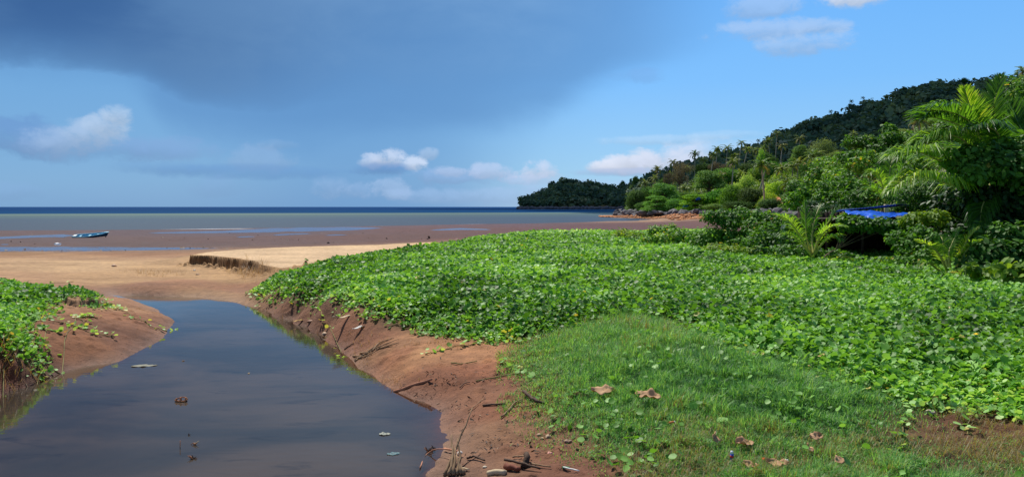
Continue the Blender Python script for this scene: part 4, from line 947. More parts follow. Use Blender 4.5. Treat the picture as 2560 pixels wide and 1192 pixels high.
# unit: crown radius 5 m, height 8 m
tproto('round', 1, rlobes(1, 22, 5, 8), 8000, .46, M_tb, 2.5, .3, tone=.5)
tproto('round2', 2, rlobes(2, 19, 5, 8.4, sq=.9), 8000, .46, M_tb, 2.5, .3, tone=.45)
tproto('dark', 3, rlobes(3, 21, 5, 8), 8000, .44, M_td, 2.5, .3, tone=.45)
tproto('tier', 4, rlobes(4, 26, 5.4, 8.6, tier=5), 8500, .44, M_tb, 3.5, .28, tone=.55, flat=.8)
tproto('tier2', 5, rlobes(9, 22, 5.4, 8.2, tier=4), 8000, .44, M_tb, 3.5, .28, tone=.5, flat=.8)
tproto('pale', 6, rlobes(6, 20, 5, 8.5, sq=.7), 8000, .36, M_tp, 3, .3, tone=.5)
tproto('brown', 7, rlobes(7, 12, 5, 8.5, rmin=.22, rmax=.4, skirt=False), 1700, .34, M_br, 3.5, .34, tone=.5)
tproto('cone', 8, [(0, 0, 12-i*1.35, 1.0+i*.42, 1.0+i*.42, 1.1) for i in range(8)], 4600, .5, M_tb, 3, .25, tone=.7)
tproto('yellow', 9, rlobes(11, 16, 5.5, 5, sq=.5), 4600, .55, M_yl, 1.0, .15, tone=.5)
tproto('shrub', 10, rlobes(12, 12, 4, 3.6, sq=.6), 3600, .42, M_tb, .8, .12, tone=.55)
tproto('umbrella', 11, rlobes(13, 18, 6, 9, sq=.25, rmin=.25, rmax=.36, skirt=False), 2600, .32, M_br, 5, .3, tone=.75)
TH = {'round': 8.6, 'round2': 9, 'dark': 8.6, 'tier': 9.2, 'tier2': 8.8, 'pale': 9, 'brown': 9, 'cone': 13, 'yellow': 5.4, 'shrub': 4, 'umbrella': 9.8}
TR = {'round': 6, 'round2': 6, 'dark': 6, 'tier': 6.4, 'tier2': 6.4, 'pale': 6, 'brown': 6, 'cone': 4, 'yellow': 6.5, 'shrub': 4.8, 'umbrella': 7}
def tree(key, px, ptop, half, label, y=None, hill=None, depth=1.0, name='broadleaf_tree', cat='tree', hgt=None, rz=None):
    """px: picture column of the trunk, ptop: row of the crown's top, half: crown half width in picture pixels"""
    hill = hill or grove; cm_, lm = TP[key]
    if y is None:
        h = TH[key]*.8; x, y, z = scan(hill, px, ptop, h)
    x = (px-1280)/F*y; z = float(max(hill.z(x, y), zt(x, y) if y < 420 else -5))
    s = half/F*y/TR[key]; zt_ = CAMZ+(HY-ptop)/F*y; k = (zt_-z)/TH[key] if hgt is None else hgt
    k = max(k, .25*s)
    if k > 2.2*s: z = zt_-2.2*s*TH[key]; k = 2.2*s           # stands on the slope behind its neighbours
    root = empty(name, (x, y, z), rz if rz is not None else (px*2.3) % 6.28)
    for nm_, me in (('trunk', lm), ('crown', cm_)):
        o = bpy.data.objects.new(nm_, me); COL.objects.link(o); o.parent = root
    root.scale = (s, s*depth, k); tag(root, label, cat, 'trees on the hillside'); return root
for a in [
 # shoreline, left to right
 ('dark',1592,470,34,'dark round tree at the left tip of the grove, above the rocks',322),
 ('round',1608,500,26,'small bright bush tree right above the rocks at the end of the point',300),
 ('dark',1626,462,36,'dark tree behind the small bright one at the end of the point',330),
 ('tier',1660,456,52,'bright green tree with flat layered tiers of foliage over the rocks',292),
 ('tier2',1640,488,40,'lower layered tree spreading over the left end of the rocks',284),
 ('round2',1690,492,44,'leafy tree whose low branches hang over the middle of the rocks',280),
 ('tier2',1738,484,52,'broad low tree with tiered branches beside the blue tarps',272),
 ('dark',1716,474,40,'dark tree filling the gap behind the blue tarps',300),
 ('tier',1772,424,56,'tall rounded tree with layered bright crown below the lone palm',318),
 ('round',1796,464,52,'wide bright tree in front of the tall layered one',268),
 ('round2',1832,454,50,'large rounded tree with deep shadows in the middle of the shore',258),
 ('dark',1880,462,44,'large dark green tree right of the rounded one',250),
 ('dark',1845,500,50,'low dark tree at the shoreline under the rounded trees',246),
 ('round',1790,505,46,'low leafy tree over the dark shore under the wide bright one',256),
 ('dark',1925,492,40,'olive bush tree on the red earth at the foot of the leaning palm',214),
 ('shrub',1970,497,40,'dark olive shrub tree above the dark boulders',196),
 ('yellow',1945,450,46,'yellow green thicket below the broad dark palm',262),
 ('yellow',1925,478,34,'light green shrub just above the red earth',236),
 ('yellow',1868,432,34,'yellow green shrub beside the palm with dead fronds',330),
 ('yellow',1975,440,36,'light green thicket left of the starburst palm',300),
 ('cone',1904,372,24,'pointed bright green tree in the middle of the slope',380),
 ('round',1890,412,26,'small leafy tree at the left foot of the pointed tree',360),
 ('round2',1930,398,30,'bright leafy tree right of the pointed tree',370),
 ('dark',1872,404,34,'dark olive tree left of the pointed tree',400),
 ('round',1822,412,38,'green tree below the dark row of palms',395),
 ('dark',1915,376,34,'dark tree under the long thin palm trunk',430),
 ('round',1965,402,34,'bright tree under the palm with the rounded crown',380),
 ('yellow',1960,420,30,'light shrub field under the forked pale trunks',350),
 ('brown',1700,404,34,'bare brown tree with wide open crown on the skyline',360),
 ('umbrella',1706,394,36,'brown flat-topped tree beside the lone tall palm',400),
 ('brown',1672,416,24,'leafless pale tree left of the flat-topped brown tree',372),
 ('brown',1790,392,34,'brown thicket tree below the skyline palms',430),
 ('brown',1812,400,30,'second brown tree, right half of the thicket',425),
 ('dark',1760,404,30,'dark tree between the lone palm and the brown thicket',440),
 ('brown',1640,444,26,'greyish bare tree behind the yellow green palm',360),
 ('dark',1660,440,28,'dark tree behind the golden palms',380),
 ('pale',2058,336,48,'large pale green rounded tree before the dark ridge',300),
 ('pale',2090,372,44,'pale green tree right of the large rounded one, a little lower',270),
 ('tier',2000,360,30,'layered bright tree under the palm beside the pale green tree',330),
 ('dark',2035,398,44,'dark green tree below the large pale tree',280),
 ('round',2010,440,48,'bright vine-hung tree right of the red earth patch',215),
 ('dark',2025,462,38,'dark tree with a deep shadow in the vine-hung wall of leaves',190),
 ('round2',2060,432,44,'bright green vine-covered tree left of the yellow green one',190),
 ('round',1995,470,36,'leafy tree above the young palm on the slope',180),
 ('pale',2110,400,44,'dull green tree behind the yellow green dome',220),
 ('round',2105,408,40,'dome-shaped yellow green tree in the middle distance',170),
 ('yellow',2170,335,30,'rounded yellow green bush on the slope under the ridge',330),
 ('dark',2230,360,60,'dark tree behind the big-leaved trees',200),
 ('brown',2150,352,30,'dry greyish tree left of the big-leaved tree',330),
 ('pale',2340,290,50,'grey green tree on the slope behind the large palm',260),
 ('brown',2460,222,60,'brownish bare treetop behind the upright palm frond',280),
 ('pale',2250,318,50,'dull tree below the ridge, left of the large palm',330),
 ('pale',2540,210,60,'pale tree under the palm crown at the top right',150)]:
    tree(*a[:5], y=a[5])
# undergrowth over the grove slope
n = 4200; tq = .145+.6*RNG.random(n)**1.1; fq = RNG.random(n)*1.05; y0 = np.interp(tq, grove.t, grove.y0); yc = np.interp(tq, grove.t, grove.yc); yq = y0+(yc-y0)*fq; xq = tq*yq
M_ug = leaf_mat('undergrowth leaves', [(0, srgb(60, 90, 34)), (.4, srgb(88, 122, 46)), (.8, srgb(128, 158, 66)), (1, srgb(170, 160, 90))], trans=.3, rough=.55)
k = 40; d = RNG.normal(size=(n, k, 3)); d[..., 2] = np.abs(d[..., 2]); d /= np.linalg.norm(d, axis=2, keepdims=True); r = (.8+2.2*RNG.random(n)**2)
Pq = np.stack([xq, yq, grove.z(xq, yq)-.3], 1)[:, None]+d*(r[:, None]*(.6+.5*RNG.random((n, k))))[..., None]
tag(leaf_mesh('undergrowth', Pq.reshape(-1, 3), (d+RNG.normal(size=d.shape)*.4).reshape(-1, 3), (np.clip(yq/330, .12, 1)[:, None]*.75*(.5+.8*RNG.random((n, k)))).ravel(), np.clip((fnoise(xq, yq, 1/16., 2)*.9)[:, None]+.35*(RNG.random((n, k))-.5), 0, 1).ravel(), T_DIA, M_ug, widen=1.3),
    'light green undergrowth filling the slope between the palms', 'undergrowth', kind='stuff')
# palms standing in the far forest and over the slope, one mesh of a few hundred too far off to count singly
def earth(px, py, w_, h_, label):
    V = []; n_, m_ = 16, 10
    for j in range(m_):
        for i in range(n_):
            qx = px+w_*(i/(n_-1)-.5)*(1-.5*abs(j/(m_-1)-.5)); qy = py+h_*(.5-j/(m_-1))+3*math.sin(i*.7)
            x, y, z = scan(grove, qx, qy, 2.2); V.append((x, y-3.5, z+2.2+.5*float(fnoise(x, y, .2, 2))))
    b = MB(); b.add(V, [(j*n_+i, j*n_+i+1, (j+1)*n_+i+1, (j+1)*n_+i) for j in range(m_-1) for i in range(n_-1)]); tag(b.build('ground_patch', M_red, smooth=True), kind='structure')
earth(2022, 418, 46, 20, ''); earth(1936, 502, 44, 12, '')
# skyline trees on the ridge that stand out one by one
for px, py, hw, lb in [(2262,214,13,'small flat-crowned tree standing clear of the ridge at its first step'),(2284,212,9,'smaller tree right beside the flat-crowned one on the ridge'),(2330,199,12,'rounded tree on the top of the ridge, left of its summit'),(2352,197,11,'second rounded tree on the top of the ridge'),(2412,192,16,'wide open-crowned tree at the summit of the ridge'),(2445,197,11,'thin-crowned tree right of the summit of the ridge'),(2470,198,14,'dark cluster tree at the right end of the visible ridge top'),(2015,296,9,'small dark tree on the lower ridge skyline')]:
    x, y, z = scan(ridge, px, py, 12); r_ = tree('dark', px, py, hw, lb, y=y, hill=ridge)
x, y, z = scan(head, 1590, 452, 10)
for px, py, hw, lb in [(1590,437,12,'dark bushy tree standing alone on the skyline between headland and grove'),(1556,449,11,'flat-topped tree near the right end of the headland skyline'),(1475,450,6,'small tree on the headland just right of its summit')]:
    tree('dark', px, py, hw, lb, y=(700 if px > 1580 else 1380), hill=(ridge if px > 1580 else head))

# ================================================================== near plants on the right
def gp(px, py):
    z = 0.3
    for _ in range(12): x, y, _z = W(px, py, z); z = .5*z+.5*float(zt(x, y))
    return x, y, float(zt(x, y))
M_n1 = mk([(0, srgb(40, 76, 24)), (.4, srgb(62, 108, 34)), (.75, srgb(98, 148, 48)), (.95, srgb(150, 184, 70)), (1, srgb(190, 170, 70))], name='shrub leaves', trans=.34, rough=.58, spec=.3)
M_n2 = mk([(0, srgb(62, 92, 30)), (.4, srgb(96, 132, 40)), (.8, srgb(140, 170, 54)), (1, srgb(176, 150, 70))], name='yellowish shrub leaves', trans=.36, rough=.58, spec=.3)
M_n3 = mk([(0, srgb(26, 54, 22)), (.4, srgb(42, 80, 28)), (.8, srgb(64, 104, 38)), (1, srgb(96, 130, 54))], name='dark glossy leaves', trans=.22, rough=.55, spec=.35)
def bush(lobes, ls, n, mat, label, name='shrub', cat='shrub', base=None, tmpl=T_OVAL, whorl=0, widen=1.0, tone=.5, trunk=.05, seed=None, shell=.45, dz=.9, tvar=.45, nl=None, flat=0.0, th=None):
    """lobes: (px, py, half width px, distance[, height ratio]) of each leafy mass"""
    wl = []
    for l in lobes:
        x, y, z = at(l[0], l[1], l[3]); r = l[2]/F*l[3]; wl.append((x, y, z, r, r*1.05, r*(l[4] if len(l) > 4 else dz)))
    by = sum(l[1] for l in wl)/len(wl); bx = sum(l[0] for l in wl)/len(wl)
    if base: bx, by = (base[0]-1280)/F*base[1], base[1]
    bz = float(zt(bx, by)) if by < 58 else float(max(grove.z(bx, by), zt(bx, by)))
    loc = [(a-bx, b-by, c_-bz, r1, r2, r3) for a, b, c_, r1, r2, r3 in wl]
    seed = seed or int(lobes[0][0]*7+lobes[0][1]); root = empty(name, (bx, by, bz))
    cmx = crown_mesh(loc, n, ls, mat, tmpl, seed=seed, tone=tone, tvar=tvar, shell=shell, widen=widen, whorl=whorl, name='foliage', flat=flat)
    o = bpy.data.objects.new('foliage', cmx); COL.objects.link(o); o.parent = root
    hmin = min(l[2] for l in loc); tm = limb_mesh(loc, th or max(.12, hmin*.45), trunk, seed, n=nl); o = bpy.data.objects.new('trunk', tm); COL.objects.link(o); o.parent = root
    return tag(root, label, cat)
bush([(1805,542,34,33,.6),(1775,541,22,33,.7),(1850,540,36,33,.65),(1895,541,30,32.5,.6),(1830,556,30,32.6,.5)], .15, 2300, M_n1, 'open-branched shrub with a flat leafy top over the sand beyond the creeper', 'beach_shrub', base=(1835,33), trunk=.06)
bush([(1930,556,32,32),(1965,565,36,31.5),(1915,585,34,31),(1880,572,30,32),(2000,575,30,31.5)], .15, 2600, M_n1, 'leafy shrub left of the young palm with a white flower in it', 'beach_shrub', base=(1945,31), tone=.55)
bush([(1780,590,40,33,.7),(1830,592,40,32.5,.7),(1760,604,34,33,.6),(1740,590,26,34,.6),(1850,612,34,31.5,.6)], .14, 2600, M_n1, 'low green shrub below the open-branched one', 'beach_shrub', tone=.6)
bush([(1560,588,24,40,.7),(1590,594,26,39,.7),(1535,596,18,40,.6)], .15, 1100, M_n2, 'small yellowish shrub poking out of the far creeper, leftmost of the shrubs', 'beach_shrub', tone=.6)
bush([(1640,578,22,38,.8),(1680,580,26,37,.8),(1705,592,32,36,.7),(1660,600,32,36,.6),(1620,600,24,36,.5)], .15, 2000, M_n1, 'low shrub on the far edge of the creeper beside the yellowish one', 'beach_shrub', tone=.65)
bush([(1790,626,34,30,.6),(1840,630,30,29.5,.6),(1750,628,24,31,.5),(1890,632,30,29,.6)], .13, 1300, M_n2, 'yellowish low shrub with a dead orange leaf in front of the green shrubs', 'beach_shrub', tone=.6)
bush([(1900,605,38,30),(1950,612,42,29.5),(2000,612,40,29.5),(1960,636,44,28.5,.6),(2020,635,40,28.3,.7),(1900,634,34,28.8,.6)], .15, 3400, M_n1, 'dense dark-hearted shrub at the foot of the young palm, left of the hut', 'beach_shrub', tone=.42, base=(1965,29.2))
bush([(2110,640,22,27.5,.5),(2085,632,20,28,.6)], .13, 380, M_n1, 'small leafy plant at the left post of the hut', 'beach_shrub', tone=.55)
bush([(2112,546,20,27.6,.6),(2148,549,18,27.5,.6),(2120,562,26,27.5,.7),(2160,560,32,27.3,.6),(2205,560,34,27.2,.6),(2245,566,26,27,.7),(2215,574,18,27,.6)], .15, 1700, M_n1, 'shrub whose leaves hang over the front of the hut below the blue tarp', 'overhanging_shrub', base=(2060,27.4), tone=.5, trunk=.025)
bush([(2270,508,30,34,.7),(2310,512,40,33.8),(2250,520,24,34.2,.7),(2345,520,40,33.8)], .14, 2600, M_n1, 'dense shrub filling the gap right of the hut roof', 'shrub', tone=.35)
bush([(2290,548,32,26,.6),(2340,545,34,26,.6),(2270,552,20,26.5,.5)], .14, 1100, M_n2, 'bronze green branch of leaves right of the blue tarp', 'overhanging_shrub', base=(2350,27.5), tone=.45)
bush([(2245,598,26,25.5),(2275,620,34,25),(2300,590,34,25),(2330,612,36,24.5),(2270,655,34,24.5,.7),(2320,650,36,24,.8),(2215,655,22,25.5,.6)], .13, 3200, M_n1, 'loose shrub with a few reddish leaves between the hut and the right-hand young palm', 'beach_shrub', tone=.55)
bush([(2450,590,34,21.5),(2500,585,34,21),(2550,592,36,21),(2600,600,50,21),(2470,630,44,20.5),(2530,640,50,20.5),(2590,650,60,20.5),(2440,660,40,20.5,.8),(2500,690,50,19.5,.7),(2560,700,50,19.5,.8)], .17, 5200, M_n1, 'large broad-leaved shrub filling the right edge beside the young palm', 'beach_shrub', tone=.45, trunk=.07)
bush([(2520,672,26,17.6,.5),(2560,690,34,17.4,.5),(2600,680,40,17.5,.5),(2550,725,34,17.2,.4)], .24, 420, M_n2, 'plant with very large yellow green leaves at the right edge, nearest of the shrubs', 'large_leaved_plant', 'plant', tone=.4)
bush([(2430,672,20,18.6,.5),(2455,680,18,18.5,.5)], .2, 130, M_n2, 'few big pale leaves in front of the large broad-leaved shrub', 'large_leaved_plant', 'plant', tone=.45)
# the big tree at the right and the dark thicket behind it
bush([(2400,400,40,23.5,.6),(2450,385,50,23.5,.6),(2510,372,50,24,.6),(2570,372,60,24,.6),(2640,380,70,24),(2430,432,50,23,.7),(2500,420,60,23,.7),(2570,430,70,23),(2650,450,80,23)], .21, 6500, M_n1, 'big tree with large glossy leaves at the right edge, its underside in deep shade', 'broad_leaved_tree', 'tree', base=(2570,24), trunk=.16, tone=.55, shell=.6, seed=77)
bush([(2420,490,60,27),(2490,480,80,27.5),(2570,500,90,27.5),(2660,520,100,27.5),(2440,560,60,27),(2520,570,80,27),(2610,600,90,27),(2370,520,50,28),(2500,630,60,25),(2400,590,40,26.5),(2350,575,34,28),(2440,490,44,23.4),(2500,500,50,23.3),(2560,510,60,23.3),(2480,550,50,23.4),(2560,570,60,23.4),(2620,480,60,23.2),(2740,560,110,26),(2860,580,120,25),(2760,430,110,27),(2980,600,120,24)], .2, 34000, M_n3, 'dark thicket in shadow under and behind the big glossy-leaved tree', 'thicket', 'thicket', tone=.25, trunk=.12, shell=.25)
bush([(2330,480,50,31),(2280,488,40,31.5,.7),(2380,500,50,30.5),(2330,520,40,31,.6),(2240,490,30,33,.6)], .12, 5200, M_n1, 'small-leaved bush between the blue tarp and the arching palm frond', 'shrub', tone=.35)
bush([(2440,260,30,46,.7),(2490,262,40,46),(2535,240,60,46),(2590,250,70,46),(2530,300,50,45),(2480,310,40,45),(2600,320,80,45),(2650,260,80,47)], .24, 6000, M_n1, 'tall leafy tree at the upper right corner', 'broad_leaved_tree', 'tree', trunk=.2, tone=.45, base=(2590,47))
bush([(2350,262,22,52,.6),(2380,268,24,52,.6),(2395,290,30,52),(2420,320,50,50),(2370,330,40,50)], .24, 2400, M_n1, 'leafy treetop seen between the large palm fronds', 'broad_leaved_tree', 'tree', trunk=.15, tone=.5)
bush([(2130,356,24,56,.7),(2170,358,30,56,.7),(2222,322,18,56,.8),(2225,350,30,55,.7),(2270,350,30,55,.7),(2310,345,26,56,.7),(2340,342,18,57,.6),(2200,378,40,55,.6),(2260,380,40,55,.6)], .26, 4200, M_n1, 'dark-hearted tree with big leaves and a small raised tip left of the large palm', 'broad_leaved_tree', 'tree', trunk=.15, tone=.42, base=(2205,56))
bush([(2120,392,26,50,.7),(2160,388,28,50,.6),(2195,400,26,50,.7),(2145,412,30,49,.7),(2185,430,26,49,.6),(2240,405,40,52,.8),(2290,420,50,50,.8)], .26, 3200, M_n1, 'tree with rounded bright leaves below the dark-hearted one', 'broad_leaved_tree', 'tree', trunk=.12, tone=.6, base=(2180,49))
bush([(2010,486,32,46,.8),(2060,476,34,46,.8),(2110,470,34,46,.8),(2160,474,34,45,.8),(2200,484,30,45,.8),(2060,504,40,45,.7),(2120,506,44,44.5,.8),(2180,512,40,44,.7),(1985,505,22,46,.7)], .26, 6500, M_n1, 'wide bush of long whorled leaves above the blue roof of the hut', 'whorled_leaf_shrub', 'shrub', whorl=7, widen=.62, tone=.5, trunk=.1)
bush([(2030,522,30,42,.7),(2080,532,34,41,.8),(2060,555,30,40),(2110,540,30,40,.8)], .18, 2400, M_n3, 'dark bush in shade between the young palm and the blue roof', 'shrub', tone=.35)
bush([(2060,420,34,110),(2100,425,40,105),(2090,455,40,100),(2040,450,34,110),(2130,450,36,95),(2140,420,26,100)], .42, 4200, M_n1, 'vine-draped wall of bright green leaves in the middle distance', 'vine_thicket', 'thicket', tone=.6, shell=.6)
bush([(1990,470,26,130),(2010,495,26,120),(1975,500,22,130),(2040,490,24,110)], .4, 2600, M_n1, 'green bush at the foot of the vine-draped wall of leaves', 'shrub', tone=.5)

# --- palms near the camera, frond by frond ---------------------------------------------------
def near_palm(root_px, fronds, label, Yc, trunk_to=None, llen=.8, nleaf=84, wid=.046, trunk_r=.16, seed=1):
    c0 = np.array(at(*root_px, Yc)); bx, by = c0[0], c0[1]; bz = float(zt(bx, by)); root = empty('coconut_palm', (bx, by, bz)); o3 = np.array([bx, by, bz])
    b = MB(); b.tube(curve_pts([(0, 0, -.3), (0.05, 0, (c0[2]-bz)*.5), tuple(c0-o3-[0, 0, .1])], 8), [trunk_r*1.4, trunk_r*1.1]+[trunk_r]*6, 10); b.build('trunk', M_ptrunk, root, smooth=True)
    for i, f in enumerate(fronds):
        pts, opt = f[0], (f[1] if len(f) > 1 else {})
        P_ = curve_pts([np.array(at(px, py, y))-o3 for px, py, y in pts], 22)
        V, L, S, Rn = frond_data(P_, opt.get('n', nleaf), opt.get('l', llen), wid, droop=opt.get('d', .6), vee=opt.get('v', .35), seed=seed*50+i, start=opt.get('s', .18), tone=opt.get('t', .45), rand=.3)
        fo = mesh_np('frond', np.array(V), L, S, M_frond_near, root, attrs={'rnd': Rn})
        rb = MB(); n_ = len(P_); rb.tube(P_, [opt.get('r', .042)*(1-.8*k/(n_-1)) for k in range(n_)], 6); rb.build('midrib', M_rachis, fo, smooth=True)
    return tag(root, label, 'palm tree')
near_palm((2478,440), [
 ([(2478,440,25),(2452,350,25),(2432,290,24.8),(2410,217,24.4)], dict(l=0.73, t=.75, v=.5, d=.2)),
 ([(2480,440,25),(2476,330,25.2),(2482,270,25.4),(2504,186,25.8)], dict(l=0.78, t=.35, v=.5, d=.15)),
 ([(2474,440,25),(2440,322,24.6),(2375,280,24.2),(2292,276,24)], dict(l=1.12, t=.4)),
 ([(2474,440,25),(2420,330,24.8),(2340,295,24.6),(2300,300,24.4)], dict(l=1.00, t=.3)),
 ([(2472,445,25),(2410,352,24),(2350,340,23.6),(2292,356,23.4)], dict(l=1.12, t=.55, d=.9)),
 ([(2470,445,25),(2360,405,23.6),(2290,380,23),(2222,392,22.6)], dict(l=1.12, t=.6, d=1.1)),
 ([(2465,480,24.5),(2385,464,23),(2295,442,22.2),(2218,482,21.8)], dict(l=1.06, t=.75, d=1.6)),
 ([(2484,440,25),(2552,350,25.2),(2540,300,25.5),(2518,258,26)], dict(l=0.94, t=.3, v=.5, d=.2)),
 ([(2484,440,25),(2500,350,24.2),(2470,318,23.6),(2420,322,23)], dict(l=0.94, t=.25, d=1.0)),
 ([(2484,440,25),(2560,380,24.4),(2620,370,24),(2680,420,23.6)], dict(l=1.06, t=.4)),
 ([(2484,440,25),(2600,330,25.4),(2680,300,25.6),(2760,320,26)], dict(l=1.06, t=.4)),
 ([(2478,440,25),(2470,480,23.4),(2455,520,22.8),(2450,560,22.6)], dict(l=0.83, t=.2, d=1.4)),
 ([(2478,440,25),(2440,390,26),(2400,372,27),(2330,372,28)], dict(l=1.06, t=.4)),
 ], 'large coconut palm with wind-blown fronds arching over the right side', 25, seed=3)
near_palm((2030,642), [
 ([(2032,640,27.4),(2018,600,27.3),(2014,560,27.3),(2012,500,27.5)], dict(l=.42, t=.2, v=.3, d=.05, s=.3)),
 ([(2030,640,27.4),(2000,590,27.1),(1970,550,26.8),(1930,534,26.6)], dict(l=.5, t=.6, s=.25)),
 ([(2032,640,27.4),(2050,585,27.2),(2075,550,27),(2092,522,27)], dict(l=.5, t=.35, s=.25)),
 ([(2032,640,27.4),(2052,592,26.8),(2080,566,26.4),(2118,566,26.2)], dict(l=.45, t=.7, d=.8, s=.25)),
 ([(2030,640,27.4),(2005,610,27),(1975,585,26.6),(1950,590,26.5)], dict(l=.4, t=.5, d=.9, s=.3)),
 ([(2032,640,27.4),(2060,605,26.8),(2085,590,26.4),(2100,600,26.2)], dict(l=.4, t=.55, d=.9, s=.3)),
 ([(2034,640,27.4),(2030,590,27.8),(2040,540,28),(2052,508,28.4)], dict(l=.42, t=.3, s=.3))],
 'young palm with upright fan of fronds among the shrubs left of the hut', 27.4, nleaf=30, wid=.035, trunk_r=.06, seed=5)
near_palm((2378,705), [
 ([(2378,700,21.5),(2350,640,21),(2330,618,20.7),(2292,598,20.4)], dict(l=.4, t=.75, s=.25, d=.4)),
 ([(2380,700,21.5),(2372,640,21.5),(2380,610,21.6),(2400,568,21.8)], dict(l=.38, t=.5, v=.4, s=.25)),
 ([(2380,700,21.5),(2400,640,21.2),(2420,598,21),(2444,568,21)], dict(l=.36, t=.85, v=.4, s=.3)),
 ([(2382,700,21.5),(2408,640,20.9),(2430,612,20.6),(2450,600,20.4)], dict(l=.3, t=.7, s=.3)),
 ([(2378,700,21.5),(2340,670,20.8),(2318,655,20.5),(2296,668,20.3)], dict(l=.34, t=.5, d=.9, s=.3)),
 ([(2380,700,21.5),(2362,640,21.6),(2356,600,21.8),(2350,590,22)], dict(l=.35, t=.3, s=.3)),
 ([(2384,704,21.5),(2400,690,20.4),(2410,690,19.9),(2416,712,19.6)], dict(l=.3, t=.5, d=1, s=.3))],
 'young palm with bright feathery fronds in front of the dark thicket', 21.5, nleaf=34, wid=.026, trunk_r=.05, seed=7)
near_palm((2215,505), [
 ([(2215,505,38),(2205,460,37.6),(2190,430,37.4),(2160,440,37)], dict(l=.7, t=.6, s=.25, d=.9)),
 ([(2215,505,38),(2222,450,38),(2228,410,38.2),(2240,385,38.6)], dict(l=.6, t=.2, s=.25)),
 ([(2215,505,38),(2240,450,37.8),(2258,415,37.6),(2262,400,37.5)], dict(l=.6, t=.25, s=.25)),
 ([(2215,505,38),(2225,470,37.5),(2240,445,37.2),(2275,440,37)], dict(l=.6, t=.3, s=.25)),
 ([(2212,505,38),(2195,480,37.6),(2175,470,37.4),(2150,490,37)], dict(l=.6, t=.5, s=.25)),
 ([(2216,505,38),(2210,455,38.4),(2200,420,38.8),(2196,400,39)], dict(l=.55, t=.3, s=.25))],
 'bushy palm with dull brownish fronds behind the arching frond of the large palm', 38, nleaf=30, wid=.05, trunk_r=.1, seed=9)
def ground_frond(pts, label, tone, l):
    P_ = [np.array(at(*p)) for p in pts]; o3 = P_[0].copy(); P_ = curve_pts([p-o3 for p in P_], 14); V, L, S, Rn = frond_data(P_, 22, l, .03, droop=.8, seed=int(pts[0][0]), tone=tone)
    root = empty('fallen_frond', tuple(o3)); fo = mesh_np('leaflets', np.array(V), L, S, M_frond_near, root, attrs={'rnd': Rn}); rb = MB(); rb.tube(P_, .014, 5); rb.build('midrib', M_rachis, root, smooth=True); tag(root, label, 'palm frond')
ground_frond([(2068,655,26.3),(2090,645,26),(2115,642,26),(2135,652,25.9)], 'yellowing fallen frond arched on the creeper before the dark hut', .95, .22)
ground_frond([(2345,692,20.2),(2370,682,20),(2390,683,20),(2410,696,19.9)], 'bright yellow drooping frond low in front of the right-hand young palm', 1.0, .2)

# ================================================================== hut with blue tarp
M_wood = plain('weathered dark wood', srgb(62, 48, 38), rough=.9, nscale=6, namt=.4, bump=.01)
M_tarp = plain('blue tarpaulin', srgb(16, 84, 200), rough=.32, spec=.6, nscale=5, namt=.22, bump=.05)
M_sheet = plain('blue painted roofing', srgb(28, 66, 150), rough=.45, spec=.5, nscale=3, namt=.3)
M_earth = plain('earthen wall', srgb(70, 42, 30), rough=1, nscale=3, namt=.4, bump=.02)
def wz(x, y): return float(zt(x, y))
hx0, hx1, hy0, hy1 = 11.75, 15.6, 29.6, 33.0
hut = empty('hut', ((hx0+hx1)/2, (hy0+hy1)/2, wz(13.4, 31.2)), R(-3)); hc = Vector(hut.location); hb = hc.z
def rel(x, y, z): return (x-hc.x, y-hc.y, z-hb)
b = MB()
for i in range(24):                                # corrugated roof sheet, rising to the back
    pass
cols = 60; V = []; fs = []
RF = [at(2092,527.5,30.6), at(2242,511,30.3), at(2262,511.5,33.2), at(2100,524,33.4)]   # roof sheet, seen edge on
RF = [Vector(p) for p in RF]
for j in range(2):
    for i in range(cols+1):
        p = (RF[0] if not j else RF[3]).lerp(RF[1] if not j else RF[2], i/cols); V.append(rel(p.x, p.y, p.z+.014*math.sin(i*math.pi/1.5)))
for i in range(cols): fs.append((i, i+1, cols+2+i, cols+1+i))
k = len(V); V += [(v[0], v[1], v[2]-.05) for v in V[:k]]; fs += [(a+k, d+k, c_+k, b2+k) for a, b2, c_, d in fs[:cols]]
fs += [(i+k, i+1+k, i+1, i) for i in range(cols)]+[(cols+1+i, cols+2+i, cols+2+i+k, cols+1+i+k) for i in range(cols)]
b.add(V, fs); b.build('roof', M_sheet, hut)
for x, y in ((hx0, hy0), (hx1, hy0), (hx0, hy1), (hx1, hy1), ((hx0+hx1)/2-.6, hy0+.1)):
    b = MB(); zt0 = 2.16+(y-hy0)*.08; b.tube([rel(x, y, hb-.3), rel(x+.04, y, hb+.7), rel(x+.02, y, zt0)], [.055, .05, .045], 8); b.build('post', M_wood, hut, smooth=True)
b = MB()
for i in range(19): x = hx0+(hx1-hx0)*(i+.5)/19; b.box(rel(x, hy1-.08, (hb-.2+2.40)/2), ((hx1-hx0)/19-.002, .03+.008*(i % 2), 2.40-hb+.2-.03*(i % 3)))
b.build('back_wall', M_wood, hut)
b = MB()
for i in range(14): y = hy0+(hy1-hy0)*(i+.5)/14; b.box(rel(hx1+.08, y, (hb-.2+2.1)/2), (.03+.006*(i % 2), (hy1-hy0)/14-.014, 2.1-hb+.2))
b.build('side_wall', M_wood, hut); b = MB()
for i in range(9): y = hy0+1.1+(hy1-hy0-1.1)*(i+.5)/9; b.box(rel(hx0-.08, y, (hb-.2+2.1)/2), (.03, (hy1-hy0-1.1)/9-.014, 2.1-hb+.2))
b.build('side_wall', M_wood, hut)
b = MB(); b.box(rel((hx0+hx1)/2, (hy0+hy1)/2-.05, 2.145), (hx1-hx0+.3, hy1-hy0+.2, .03)); b.build('added_ceiling', M_wood, hut)  # board added under the roof to keep sunlight out of the interior
